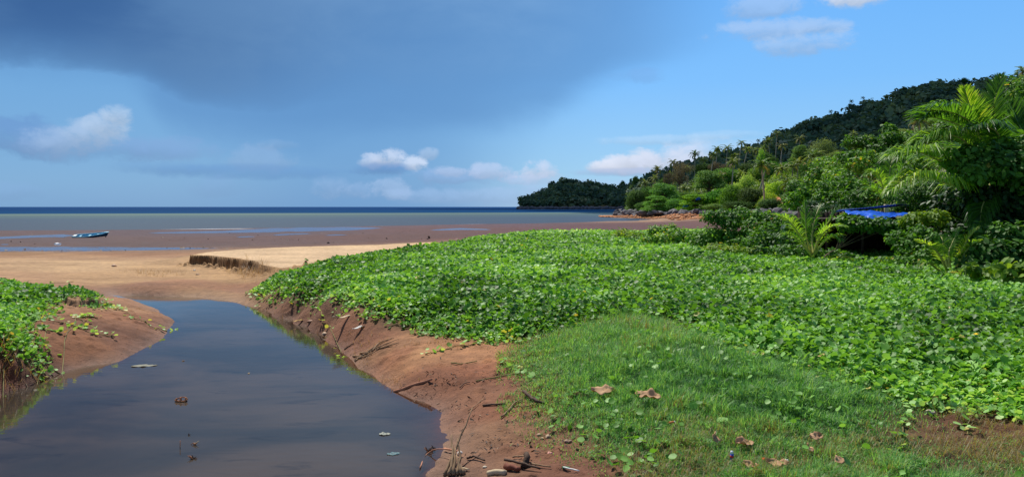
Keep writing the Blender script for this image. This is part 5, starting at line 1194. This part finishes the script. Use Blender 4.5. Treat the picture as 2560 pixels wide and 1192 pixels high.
b = MB(); b.box(rel((hx0+hx1)/2, hy0, 2.08), (hx1-hx0+.3, .08, .08)); b.build('beam', M_wood, hut)
tag(hut, 'open-fronted dark wooden hut with a blue roof, half hidden by shrubs', 'hut')
# tarp folded over the roof edge
V = []; n1_, n2_ = 40, 18
TQ = [Vector(at(*p)) for p in [(2120,538,29.2),(2218,547,28.9),(2280,531,30.1),(2112,528,30.4)]]
for j in range(n2_):
    for i in range(n1_):
        u, v = i/(n1_-1), j/(n2_-1); p = TQ[0].lerp(TQ[1], u).lerp(TQ[3].lerp(TQ[2], u), v)
        z = p.z-.07*math.sin(u*math.pi)*math.sin(v*math.pi)*0+.26*(float(fnoise(p.x, p.y, 2.6, 4))-.5)+.03*math.sin(u*26+v*4)*(1-v)
        V.append((p.x-hc.x, p.y-hc.y, z))
q = [(j*n1_+i, j*n1_+i+1, (j+1)*n1_+i+1, (j+1)*n1_+i) for j in range(n2_-1) for i in range(n1_-1)]
b = MB(); b.add([(v[0]+hc.x, v[1]+hc.y, v[2]) for v in V], q); tp_ = b.build('tarpaulin', M_tarp, smooth=True); tag(tp_, 'crumpled bright blue tarpaulin sagging under the roof edge of the dark hut', 'tarpaulin')
md = tp_.modifiers.new('thickness', 'SOLIDIFY'); md.thickness = .006
# two small tarps between the shore trees
for px, py, Y, w_, h_, lb, cl in [(1714,518,274,2.0,2.6,'light blue cloth hanging under the shore trees above the rocks',(60,140,190)), (1745,497,268,1.5,.8,'small deep blue tarpaulin glimpsed among the shore trees',(24,80,200))]:
    x, y, z = at(px, py, Y); V = [(x+w_*(i/7-.5)+.2*math.sin(j), y+.25*math.sin(i*1.7+j), z+h_*(.5-j/6)-.15*math.sin(i)) for j in range(7) for i in range(8)]
    b = MB(); b.add(V, [(j*8+i, j*8+i+1, (j+1)*8+i+1, (j+1)*8+i) for j in range(6) for i in range(7)]); o = b.build('tarpaulin', plain('faded tarp', srgb(*cl), rough=.6), smooth=True); o.modifiers.new('thickness', 'SOLIDIFY').thickness = .02; tag(o, lb, 'tarpaulin')

# ================================================================== rocks
M_rock = plain('dark basalt', srgb(104, 100, 102), rough=.85, nscale=1.2, namt=.45, bump=.08)
M_orock = plain('ochre rubble', srgb(190, 132, 88), rough=.9, nscale=1.5, namt=.35, bump=.04)
def rock_mesh(seed, mat, name='boulder', link=False, sub=2, sx=1, sz=.7, off=(0, 0, 0), amp=.55):
    import bmesh
    bm = bmesh.new(); bmesh.ops.create_icosphere(bm, subdivisions=sub, radius=1)
    for v in bm.verts:
        d = v.co.normalized(); k = 1+amp*(mnoise.noise(d*1.3+Vector((seed*3.1, 0, 0))))+.25*mnoise.noise(d*3.5+Vector((0, seed*1.7, 0)))
        q = d*k; q.z *= sz; q.x *= sx; v.co = Vector((round(q.x*2.6)/2.6*.45+q.x*.55, round(q.y*2.6)/2.6*.45+q.y*.55, q.z))
    me = bpy.data.meshes.new(name); bm.to_mesh(me); bm.free(); me.materials.append(mat); return me
RK = [rock_mesh(i, M_rock, sx=1+.3*(i % 3)) for i in range(5)]
rg = random.Random(5)
for i in range(150):
    if i < 105: px = rg.uniform(1538, 1700); Y = np.interp(px, [1538, 1600, 1700], [345, 310, 280])+rg.uniform(-22, 14); py = rg.triangular(526, 541, 535)
    elif i < 128: px = rg.uniform(1700, 1775); Y = 262+rg.uniform(-10, 10); py = rg.uniform(531, 538)
    else: px = rg.uniform(1885, 2010); Y = rg.uniform(150, 185); py = rg.uniform(527, 546)
    o = bpy.data.objects.new('boulder', RK[i % 5]); COL.objects.link(o); o.location = at(px, py, Y); s = rg.uniform(.7, 1.9)*(1.0 if i < 128 else .8); o.scale = (s, s*rg.uniform(.8, 1.2), s*rg.uniform(.7, 1.1)); o.rotation_euler = (rg.uniform(-.4, .4), rg.uniform(-.4, .4), rg.uniform(0, 6.28))
    if i < 128:
        where = ['at the left tip of the rock bank', 'below the small bright tree in the rock bank', 'below the tiered trees in the rock bank', 'below the hanging branches in the rock bank', 'right of the light blue cloth'][min(4, int((px-1538)/44))]
        row = 'upper' if py < 533 else 'lower'
        tag(o, '%s-row grey boulder %s' % (row, where), 'boulder', '%s boulders %s' % (row, where))
    else: tag(o, '%s dark boulder in the nearer heap left of the young palm' % ('left' if px < 1945 else 'right'), 'boulder', '%s boulders in the nearer heap' % ('left' if px < 1945 else 'right'))
# bank of earth under the boulders and the low ochre rubble spit
def rubble(name, n, f, sz, mat, label, seed, tmplseed=9):
    rg = np.random.default_rng(seed); me0 = rock_mesh(tmplseed, mat, sub=1); TV = np.array([v.co[:] for v in me0.vertices]); TF = [tuple(p.vertices) for p in me0.polygons]; bpy.data.meshes.remove(me0)
    P = np.array([f(rg) for _ in range(n)]); S = sz*(.4+rg.random(n)**2*1.3); a = rg.random(n)*6.28
    V = TV[None]*S[:, None, None]; X = V[..., 0]*np.cos(a)[:, None]-V[..., 1]*np.sin(a)[:, None]; Y = V[..., 0]*np.sin(a)[:, None]+V[..., 1]*np.cos(a)[:, None]
    V = np.stack([X, Y, V[..., 2]], -1)+P[:, None]; fl = np.concatenate([np.array(t_) for t_ in TF]); L = (np.arange(n)[:, None]*len(TV)+fl).ravel()
    return tag(mesh_np(name, V.reshape(-1, 3), L, np.tile([len(t_) for t_ in TF], n), mat), label, 'rubble', kind='stuff')
def f_och(rg):
    px = rg.uniform(1500, 1960); Y0 = np.interp(px, [1500, 1600, 1700, 1800, 1960], [330, 300, 255, 215, 165]); y = Y0+rg.uniform(-22, 20)*np.interp(px, [1500, 1600, 1960], [.5, 1, 1]); x = (px-1280)/F*y
    return (x, y, max(float(zt(x, y)), -1.45))
rubble('rubble', 2600, f_och, .42, M_orock, 'low ochre stones and rubble along the waterline below the boulders', 3)
def f_dk(rg):
    px = rg.uniform(1545, 1780); y = np.interp(px, [1545, 1600, 1700, 1780], [345, 312, 282, 262])+rg.uniform(-8, 18); return at(px, rg.uniform(532, 541), y)
rubble('rubble', 900, f_dk, .8, M_rock, 'small dark stones filling the gaps of the rock bank', 4)
def f_hd(rg):
    px = rg.uniform(1296, 1560); y = np.interp(px, [1296, 1345, 1560], [1284, 1236, 1190])+rg.uniform(-14, 12); return ((px-1280)/F*y, y, rg.uniform(-2.2, .6))
rubble('rubble', 900, f_hd, 3.0, M_rock, 'dark wave-washed rocks along the foot of the far headland', 6)

# ================================================================== the boat
M_b1 = plain('faded light blue paint', srgb(104, 176, 202), rough=.55, nscale=1.5, namt=.2); M_b2 = plain('dark blue hull paint', srgb(22, 70, 104), rough=.55, nscale=1.5, namt=.35)
bx, by, bz = gp(226, 593.5); L_ = 3.7; boat = empty('rowing_boat', (bx, by, bz), R(4)); N = 22
def hull(t_, off=0):
    wd = .58*math.sin(math.pi*min(1, (t_*.90+.14)))**.55-off; sheer = .40+.42*max(0, t_-.38)**1.5*2.0+.05*max(0, .25-t_); keel = .30*max(0, t_-.72)**1.5*3; return max(wd, .04), sheer, keel+off
V = []; F1 = []
for i in range(N+1):
    t_ = i/N; wd, sh, kl = hull(t_); x = (t_-.5)*L_
    for a, zf in ((-1, 1), (-.93, .62), (-.72, .2), (0, 0), (.72, .2), (.93, .62), (1, 1)): V.append((x+(.22*zf*t_ if t_ > .8 else 0), a*wd, kl+(sh-kl)*zf))
for i in range(N):
    for j in range(6): F1.append((i*7+j, i*7+j+1, (i+1)*7+j+1, (i+1)*7+j))
b = MB(); b.add(V, F1+[tuple(range(6, -1, -1)), tuple(N*7+j for j in range(7))]); hl = b.build('hull', M_b2, boat, smooth=False)
b = MB(); V = []; F1 = []
for i in range(N+1):
    t_ = i/N; wd, sh, kl = hull(t_, .045); x = (t_-.5)*L_*.975
    for a, zf in ((-1, 1), (-.93, .62), (-.72, .2), (0, 0), (.72, .2), (.93, .62), (1, 1)): V.append((x+(.2*zf*t_ if t_ > .8 else 0), a*wd, kl+(sh-kl-.0)*zf))
for i in range(N):
    for j in range(6): F1.append((i*7+j+1, i*7+j, (i+1)*7+j, (i+1)*7+j+1))
b.add(V, F1); b.build('inner_hull', M_b1, boat)
for sg in (-1, 1):
    pts = []
    for i in range(N+1):
        t_ = i/N; wd, sh, kl = hull(t_); pts.append(((t_-.5)*L_+(.22*t_ if t_ > .8 else 0), sg*wd, sh+.012))
    b = MB(); b.tube(pts, .075, 6); b.build('gunwale', M_b1, boat, smooth=True)
for x in (-1.1, -.1, .85): b = MB(); t_ = x/L_+.5; wd, sh, kl = hull(t_); b.box((x, 0, sh-.12), (.26, wd*1.86, .035)); b.build('thwart', M_b1, boat)
b = MB(); b.box((L_/2-.02, 0, .86), (.5, .34, .04)); b.build('bow_deck', M_b1, boat); b = MB(); b.box((-L_/2+.16, 0, .42), (.36, .62, .05)); b.build('stern_deck', plain('bleached white paint', srgb(214, 218, 214), rough=.6), boat)
boat.rotation_euler = (R(15), R(-2), R(5)); boat.scale = (1, 1, .62); boat.location.z += .04
tag(boat, 'small light blue wooden rowing boat lying aground on the tidal flat', 'boat')
MK_prop = MB(); MK_prop.tube([(0, 0, -.05), (.05, 0, .5)], .05, 7); o = MK_prop.build('mooring_stake', M_dtwig, smooth=True); o.location = gp(264, 592.5); tag(o, 'short dark stake propping the bow of the blue boat', 'stake')

# ================================================================== driftwood, sticks and litter
def stick(name, pts, r, mat, label, cat='stick', lift=.02, n=7, taper=.7, z1=None, group=None):
    P_ = []
    for p in pts:
        if len(p) == 3: x, y, z = gp(p[0], p[1]); P_.append((x, y, z+p[2]))
        else: x, y, z = gp(*p); P_.append((x, y, max(z, -.01)+lift))
    P_ = curve_pts(P_, 12) if len(P_) > 2 else np.linspace(P_[0], P_[1], 6)
    o3 = P_[0].copy(); Q = [tuple(p-o3+RNG.normal(size=3)*r*.18) for p in P_]; b = MB(); b.tube(Q, [r*(1-(1-taper)*i/(len(Q)-1)) for i in range(len(Q))], n)
    o = b.build(name, mat, smooth=True); o.location = tuple(o3); return tag(o, label, cat, group)
M_pink = plain('peeled stick', srgb(178, 122, 92), rough=.8, nscale=12, namt=.2, bump=.003); M_bone = plain('bleached wood', srgb(190, 170, 136), rough=.8, nscale=10, namt=.2, bump=.003)
M_bl2 = plain('grey bark', srgb(138, 112, 84), rough=.9, nscale=9, namt=.35, bump=.004)
stick('stick', [(985,980,.01),(1082,955,.05)], .022, M_pink, 'straight peeled pinkish stick lying from the mud into the stream')
stick('stick', [(1207,1016),(1262,1012)], .014, M_dtwig, 'short dark straight stick flat on the mud near the grass')
stick('stick', [(860,876),(884,860)], .012, M_dtwig, 'short dark stick on the bank left of the dead branch')
stick('vine', [(1190,955),(1230,948),(1270,940),(1302,936)], .010, M_vine, 'long pale runner stem lying across the mud', 'vine')
stick('vine', [(1128,909),(1150,912),(1172,909),(1192,905)], .010, M_vine, 'yellow green stem curving on the sandy mud', 'vine')
stick('twig', [(1252,1046),(1270,1030),(1285,1012),(1306,1000)], .011, M_bl2, 'bent brown twig reaching up to the edge of the grass')
stick('vine', [(1292,1016),(1310,1020),(1330,1014),(1342,1000)], .009, M_vine, 'green looping stem at the foot of the grass', 'vine')
stick('branch', [(1308,990,.06),(1325,1000,.05),(1342,1008,.03),(1362,1010,.01)], .022, M_dtwig, 'black rotten branch beside the looping green stem', 'branch')
stick('twig', [(1170,1030),(1185,1020),(1208,1000)], .006, M_bl2, 'thin curved twig on the mud below the peeled stick')
stick('twig', [(1150,972),(1160,962),(1175,958)], .008, M_dtwig, 'small dark twig right of the peeled stick')
def branch_bundle(name, mains, mat, label, cat='branch', r=.014):
    x0, y0, z0 = gp(*mains[0][0][:2]); root = empty(name, (x0, y0, z0))
    for m_ in mains:
        P_ = []
        for p in m_: x, y, z = gp(p[0], p[1]); P_.append(np.array((x-x0, y-y0, max(z, -.03)-z0+(p[2] if len(p) > 2 else .02))))
        P_ = curve_pts(P_, 10) if len(P_) > 2 else np.linspace(P_[0], P_[1], 5); b = MB(); b.tube([tuple(p+RNG.normal(size=3)*.003) for p in P_], [r*(1.1-.8*i/(len(P_)-1)) for i in range(len(P_))], 6); b.build('stem', mat, root, smooth=True)
    return tag(root, label, cat)
branch_bundle('dead_branch', [[(886,902),(930,878),(965,862),(996,850)],[(892,898),(925,888),(960,870,.06)],[(900,884),(925,884)],[(930,880),(950,858),(985,848)],[(940,876),(975,866),(998,858)],[(905,892),(940,868),(980,852,.05)],[(888,905),(905,890),(932,882)],[(882,892),(905,893)]], M_bl2, 'forked grey dead branch lying down the bank into the water')
branch_bundle('snag', [[(1112,1189,.0),(1140,1158,.16),(1181,1120,.42)],[(1142,1188),(1150,1165,.10),(1142,1150,.22)],[(1128,1188),(1132,1165,.14),(1128,1148,.25)],[(1152,1188),(1140,1168,.13)],[(1120,1192),(1133,1172,.09),(1128,1152,.2)],[(1160,1186),(1146,1172,.08)],[(1134,1190),(1139,1160,.16)]], M_bl2, 'broken snag of dead stalks sticking up out of the mud at the bottom', 'snag', r=.017)
stick('stick', [(1111,1127,.03),(1150,1139,.04)], .011, M_pink, 'pinkish stick leaning against the snag')
stick('twig', [(1050,1184),(1062,1152,.05),(1088,1141,.08),(1124,1147,.10)], .007, M_pink, 'thin reddish twig arching out of the water beside the snag')
stick('stick', [(1168,1149),(1188,1148,.03),(1212,1155)], .012, M_dtwig, 'dark curved stick right of the snag')
stick('stick', [(1150,1172),(1172,1178)], .009, M_bone, 'pale splinter at the base of the snag')
b_t = stick('bamboo_piece', [(1220,1186,.02),(1264,1184,.02)], .026, M_bone, 'pale hollow piece of bamboo lying on the mud at the bottom', 'bamboo', n=12, taper=1)
stick('stick', [(1264,1174,.03),(1300,1178,.03)], .032, plain('red brown wood', srgb(112, 62, 44), rough=.8, nscale=8), 'thick red brown piece of wood touching the pale bamboo', taper=.7)
stick('stick', [(1262,1166,.07),(1300,1172,.06),(1350,1178,.03)], .014, M_dtwig, 'long dark wet stick lying over the red brown wood')
stick('twig', [(1282,1146),(1305,1147,.03),(1318,1154,.05)], .009, M_bl2, 'grey bent twig behind the stump')
stick('twig', [(1322,1160),(1345,1167),(1376,1171)], .009, M_bl2, 'grey knotted twig right of the stump')
stick('stump', [(1312,1170,0),(1318,1158,.10)], .035, M_dtwig, 'small dark broken stump standing in the mud', 'stump', taper=.8)
stick('toothbrush', [(1409,1171,.015),(1448,1180,.015)], .007, plain('white plastic', srgb(214, 214, 206), rough=.4), 'thin white plastic stick with a green end lying on the mud', 'litter', taper=1).name = 'plastic_stick'
b = MB(); x, y, z = gp(1416,1172.5); b.tube([(x-.035, y+.006, z+.017), (x+.03, y-.006, z+.017)], .0095, 8); ps_ = b.build('cap', plain('green plastic', srgb(40, 170, 110), rough=.4), smooth=True); ps_.parent = bpy.data.objects['plastic_stick']; ps_.matrix_parent_inverse = Matrix.Translation(-Vector(bpy.data.objects['plastic_stick'].location))
# curled dry leaves and flat scraps
M_dry = mk([(0, srgb(150, 118, 86)), (.5, srgb(190, 152, 114)), (1, srgb(214, 180, 140))], name='dry leaf', trans=.15, rough=.75, spec=.2)
def dry_leaf(px, py, L_, w_, label, rz=0, curl=.35, mat=None, up=.05, name='dry_leaf', cat='leaf', seed=1, tilt=0, wave=1.0):
    n_, m_ = 14, 7; V = []
    for i in range(n_):
        t_ = i/(n_-1); wd = w_*math.sin(math.pi*min(1, t_*.93+.05))**.7*(1+.18*math.sin(t_*17+seed))
        for j in range(m_):
            s_ = j/(m_-1)*2-1; V.append(((t_-.5)*L_, s_*wd/2, .55*curl*w_*(s_*s_)*(.5+.5*math.sin(t_*6+seed))+wave*(.02*L_*math.sin(t_*9+seed)+.10*L_*(t_-.5)**2*math.cos(seed))+.02*mnoise.noise(Vector((t_*5, s_*3, seed)))))
    x, y, z = gp(px, py); o = mesh_np(name, np.array(V), np.array([(i*m_+j, (i+1)*m_+j, (i+1)*m_+j+1, i*m_+j+1) for i in range(n_-1) for j in range(m_-1)]).ravel(), np.full((n_-1)*(m_-1), 4), mat or M_dry, smooth=True, attrs={'rnd': np.clip([.5+.5*mnoise.noise(Vector((v[0]*14, v[1]*14, seed))) for v in V], 0, 1)})
    o.location = (x, y, max(z, 0)+up); o.rotation_euler = (R(tilt), 0, rz); o.modifiers.new('thickness', 'SOLIDIFY').thickness = .002
    return tag(o, label, cat)
dry_leaf(1507,1001,.27,.17,'large pale brown dry leaf lying on the grass, leftmost of the big ones', .2, up=.12, seed=2, tilt=18)
dry_leaf(1600,1008,.16,.07,'narrow dry leaf on the grass just behind the crumpled one', -.2, up=.12, seed=3, tilt=15)
dry_leaf(1626,1018,.24,.16,'crumpled torn dry leaf right of the large pale one', -.35, .6, up=.12, seed=5, tilt=15)
dry_leaf(1788,1120,.13,.09,'dry leaf standing on edge in the short grass', 1.2, .6, up=.10, seed=4, tilt=60)
dry_leaf(1862,1128,.17,.12,'greyish curled dry leaf in the lower grass', .1, .6, up=.08, seed=6, tilt=15)
dry_leaf(1876,1184,.13,.08,'dry leaf at the bottom edge below the greyish one', -.6, .5, up=.08, seed=7, tilt=20)
dry_leaf(1945,1180,.2,.10,'long dry leaf at the bottom edge, middle of the grass', -.4, .5, up=.08, seed=8, tilt=20)
dry_leaf(2040,1122,.15,.09,'reddish brown dry leaf above a clump of dead stems', .5, .5, up=.12, seed=9, tilt=30)
dry_leaf(2024,1142,.11,.08,'pale folded dry leaf beside the clump of dead stems', 1.3, .6, up=.08, seed=10, tilt=40)
dry_leaf(2100,1172,.14,.09,'reddish triangular dry leaf near the bottom right', .9, .4, up=.08, seed=11, tilt=25)
dry_leaf(1908,1163,.05,.03,'tiny orange leaf in the bottom grass', 1.2, .4, mat=plain('orange leaf', srgb(206, 104, 44)), up=.06, seed=12)
dry_leaf(1290,826,.34,.10,'rust coloured dry leaves at the edge between creeper and mud', .05, .4, mat=plain('rust leaf', srgb(164, 92, 58), nscale=6), up=.06, seed=13)
dry_leaf(1802,648,.16,.10,'dead orange leaf hanging in front of the yellowish shrub', 1.4, .3, mat=plain('dead orange leaf', srgb(220, 150, 60)), up=.35, seed=14, tilt=70)
dry_leaf(2440,886,.08,.06,'bright yellow leaf lying on the near creeper', .3, .3, mat=plain('yellow leaf', srgb(232, 196, 30)), up=.28, seed=15)
# white driftwood bark on the right bank
for a, lb, sd2, mt in [((868,824,.62,.10,.62),'white weathered slab of bark lying on the right bank',21,M_bone), ((902,814,.42,.09,.95),'greyish white strip of wood beside the slab of bark',22,plain('grey white plank', srgb(186, 186, 180), rough=.7, nscale=8))]:
    dry_leaf(a[0], a[1], a[2], a[3], lb, a[4], .35, mat=mt, up=.04, name='driftwood', cat='driftwood', seed=sd2)
dry_leaf(752,796,.34,.06,'yellowish strip of dead palm sheath at the edge of the bank', .4, .3, mat=plain('straw sheath', srgb(206, 170, 96), nscale=9), up=.03, name='palm_sheath', cat='sheath', seed=23)
# things in the stream
dry_leaf(361,944,.40,.17,'long pale leaf floating just under the surface of the stream', .25, .05, mat=plain('sunken pale leaf', srgb(116, 116, 98), rough=.7), up=.004, name='floating_leaf', seed=31, wave=.05)
dry_leaf(962,1119,.13,.10,'pale triangular scrap floating in the stream near the snag', .1, .12, mat=plain('pale scrap', srgb(132, 136, 122), rough=.6), up=.006, name='plastic_scrap', cat='scrap', seed=32, wave=.05)
dry_leaf(984,1184,.14,.10,'teal scrap of plastic in the water at the bottom edge', .3, .05, mat=plain('teal scrap', srgb(56, 96, 102), rough=.6), up=.004, name='plastic_scrap', cat='scrap', seed=33, wave=.05)
dry_leaf(622,989,.03,.02,'tiny white fleck floating in the middle of the stream', .3, .1, mat=M_bone, up=.006, name='floating_leaf', seed=34)
dry_leaf(458,949,.04,.02,'tiny pale fleck floating behind the half-sunk basket', .3, .1, mat=M_bl2, up=.006, name='floating_leaf', seed=35)
def wat(px, py, z=0): return W(px, py, z)
cx, cy, _ = wat(453, 1003); rt = empty('basket_remains', (cx, cy, 0)); M_rust = plain('rusty stick', srgb(170, 112, 74), rough=.8, nscale=14, namt=.3)
for nm_, pts in [('rim', [(-.085,0,.02),(-.03,.03,.045),(.04,.03,.05),(.085,0,.03)]), ('rim', [(-.085,0,.02),(-.02,-.03,.012),(.04,-.03,.012),(.085,0,.03)]), ('rib', [(-.06,.02,.0),(-.065,.0,.045),(-.055,-.03,.0)]), ('rib', [(-.01,.03,.0),(-.005,.0,.06),(-.005,-.045,.0)]), ('rib', [(.06,.03,.0),(.062,.0,.055),(.06,-.035,.0)])]:
    b = MB(); b.tube(curve_pts(pts, 8), .0075, 6); b.build(nm_, M_rust, rt, smooth=True)
b = MB(); b.box((0, 0, .004), (.15, .05, .012)); b.build('base', M_dtwig, rt); tag(rt, 'rusty ribbed remains of a small basket sticking out of the stream', 'basket remains')
def clump(px, py, label, n, s, mats, name='debris_clump'):
    x, y, _ = wat(px, py); rt = empty(name, (x, y, 0)); rg = random.Random(px)
    for i in range(n):
        a = rg.uniform(0, 6.28); l = s*rg.uniform(.4, 1); b = MB(); b.tube(curve_pts([(rg.uniform(-.3, .3)*s, rg.uniform(-.3, .3)*s, -.03), (math.cos(a)*l*.3, math.sin(a)*l*.3, s*.4*rg.random()), (math.cos(a)*l, math.sin(a)*l*.6, rg.uniform(.0, .9)*s)], 6), [.006, .006, .005, .005, .004, .003], 5); b.build('twig', mats[i % len(mats)], rt, smooth=True)
    tag(rt, label, 'debris')
clump(487,1111,'pale twiggy scrap rising from the stream, upper of two', 8, .05, [M_rust, M_bone])
clump(482,1146,'dark twiggy scrap rising from the stream nearest the bottom', 9, .055, [M_dtwig, M_rust])
clump(471,1087,'tiny dark twig tip breaking the surface of the stream', 3, .025, [M_dtwig])
clump(1072,1128,'reddish brown scraps stranded in the shallows left of the snag', 12, .06, [M_rust, M_dtwig])
clump(1085,1121,'small dark knot of wet debris behind the reddish scraps', 5, .05, [M_dtwig])
b = MB(); x, y, _ = wat(450, 1118); b.tube([(x, y, -.05), (x+.002, y, .075)], .004, 6); tag(b.build('stick', M_rust, smooth=True), 'thin reddish stick standing upright in the stream', 'stick')
# small litter in the grass
def small(px, py, mk_, label, name, cat, up=.05):
    x, y, z = gp(px, py); rt = empty(name, (x, y, z+up), .4); mk_(rt); tag(rt, label, cat)
def _tube(rt):
    for nm_, z0, z1, r_, c_ in [('body', -.02, .035, .016, (60, 96, 190)), ('label', .0, .02, .0172, (214, 60, 56)), ('cap', .035, .06, .012, (232, 236, 240)), ('base', -.035, -.02, .0155, (232, 236, 240))]:
        b = MB(); b.tube([(0, 0, z0), (0.004, 0, z1)], r_, 12); b.build(nm_, plain(nm_+' plastic', srgb(*c_), rough=.35), rt, smooth=False)
small(1829,1163,_tube,'small red, white and blue tube standing in the bottom grass', 'plastic_tube', 'tube', .07)
def _lighter(rt):
    b = MB(); b.tube([(-.03, 0, 0), (.02, 0, .003)], .010, 10); b.build('body', plain('orange plastic', srgb(222, 130, 70), rough=.4), rt, smooth=True)
    b = MB(); b.tube([(.02, 0, .003), (.034, 0, .004)], .0085, 10); b.build('cap', plain('white cap', srgb(230, 226, 220), rough=.4), rt, smooth=True)
small(1680,1080,_lighter,'small orange and white piece of plastic lying in the grass', 'plastic_piece', 'litter', .10)
def pebble(px, py, r_, colr, label, name='pebble', cat='stone', up=.0, sz=.6):
    me = rock_mesh(px % 17, plain(name+' surface', srgb(*colr), rough=.7, nscale=20, namt=.25), name, sub=2, sz=sz, amp=.4); x, y, z = gp(px, py); o = bpy.data.objects.new(name, me); COL.objects.link(o); o.location = (x, y, max(z, 0)+up+r_*.3); o.scale = (r_,)*3; return tag(o, label, cat)
pebble(1374,1134,.026,(210,150,130),'pinkish shell on the mud below the edge of the grass', 'shell', 'shell')
pebble(1371,1092,.03,(196,170,136),'pale stone at the edge of the grass, largest of three')
pebble(1356,1096,.02,(182,150,120),'small tan stone just left of the largest pale one')
pebble(1348,1087,.022,(190,160,130),'small pale stone uppermost of the three by the grass')
pebble(1420,1105,.035,(150,120,98),'brown stone half hidden by the grass edge')
pebble(1212,1168,.02,(200,186,160),'white shell fragment on the mud near the snag', 'shell', 'shell')
pebble(1150,1142,.028,(214,200,184),'white shell lodged where the sticks of the snag cross', 'shell', 'shell', up=.04)
pebble(285,666,.10,(206,170,138),'lone pale stone on the sand bar')
pebble(486,676,.05,(226,220,206),'small white stone at the foot of the sand scarp')
pebble(494,687,.07,(196,160,124),'brown clod below the sand scarp')
pebble(648,735,.06,(70,66,84),'dark purplish stone under the tip of the creeper')
pebble(775,806,.07,(150,110,84),'crumbled clod at the edge of the right bank')
pebble(812,836,.06,(196,166,134),'pale clod at the water edge of the right bank')
pebble(1321,816,.03,(206,210,220),'white crumpled wrapper at the edge of the creeper', 'wrapper', 'wrapper', up=.12)
pebble(145,621,.20,(226,226,226),'white plastic jug lying in the tide pool', 'plastic_jug', 'jug', sz=.5)
pebble(2435,975,.05,(200,190,186),'white crumpled scrap where creeper meets bare dirt', 'paper_scrap', 'scrap', up=.05)
pebble(2485,990,.05,(178,166,166),'greyish stone at the edge of the creeper, right of the scrap', up=.03)
pebble(2325,1034,.05,(186,168,150),'pale stone on the bare dirt right of the grass')
pebble(1965,1160,.02,(226,226,220),'tiny white scrap in the bottom grass', 'paper_scrap', 'scrap', up=.03)
# white flowers in the shrubs
M_pet = plain('white petal', srgb(244, 240, 220), rough=.6)
for px, py, Y, lb in [(1957,566,30.4,'white flower open in the leafy shrub left of the young palm'), (1579,594,42.5,'tiny pale flower on the leftmost small shrub')]:
    x, y, z = at(px, py, Y); rt = empty('flower', (x, y, z)); V = []
    for k in range(5):
        a = k*1.257; b = MB(); d_ = Vector((math.cos(a), -.5, math.sin(a))); s_ = Vector((-math.sin(a), 0, math.cos(a)))
        b.add([(0, 0, 0), tuple(d_*.05+s_*.035), tuple(d_*.10), tuple(d_*.05-s_*.035)], [(0, 1, 2, 3)]); b.build('petal', M_pet, rt)
    b = MB(); b.tube([(0, -.01, 0), (0, -.03, 0)], .015, 8); b.build('centre', plain('yellow centre', srgb(226, 180, 40)), rt); tag(rt, lb, 'flower')
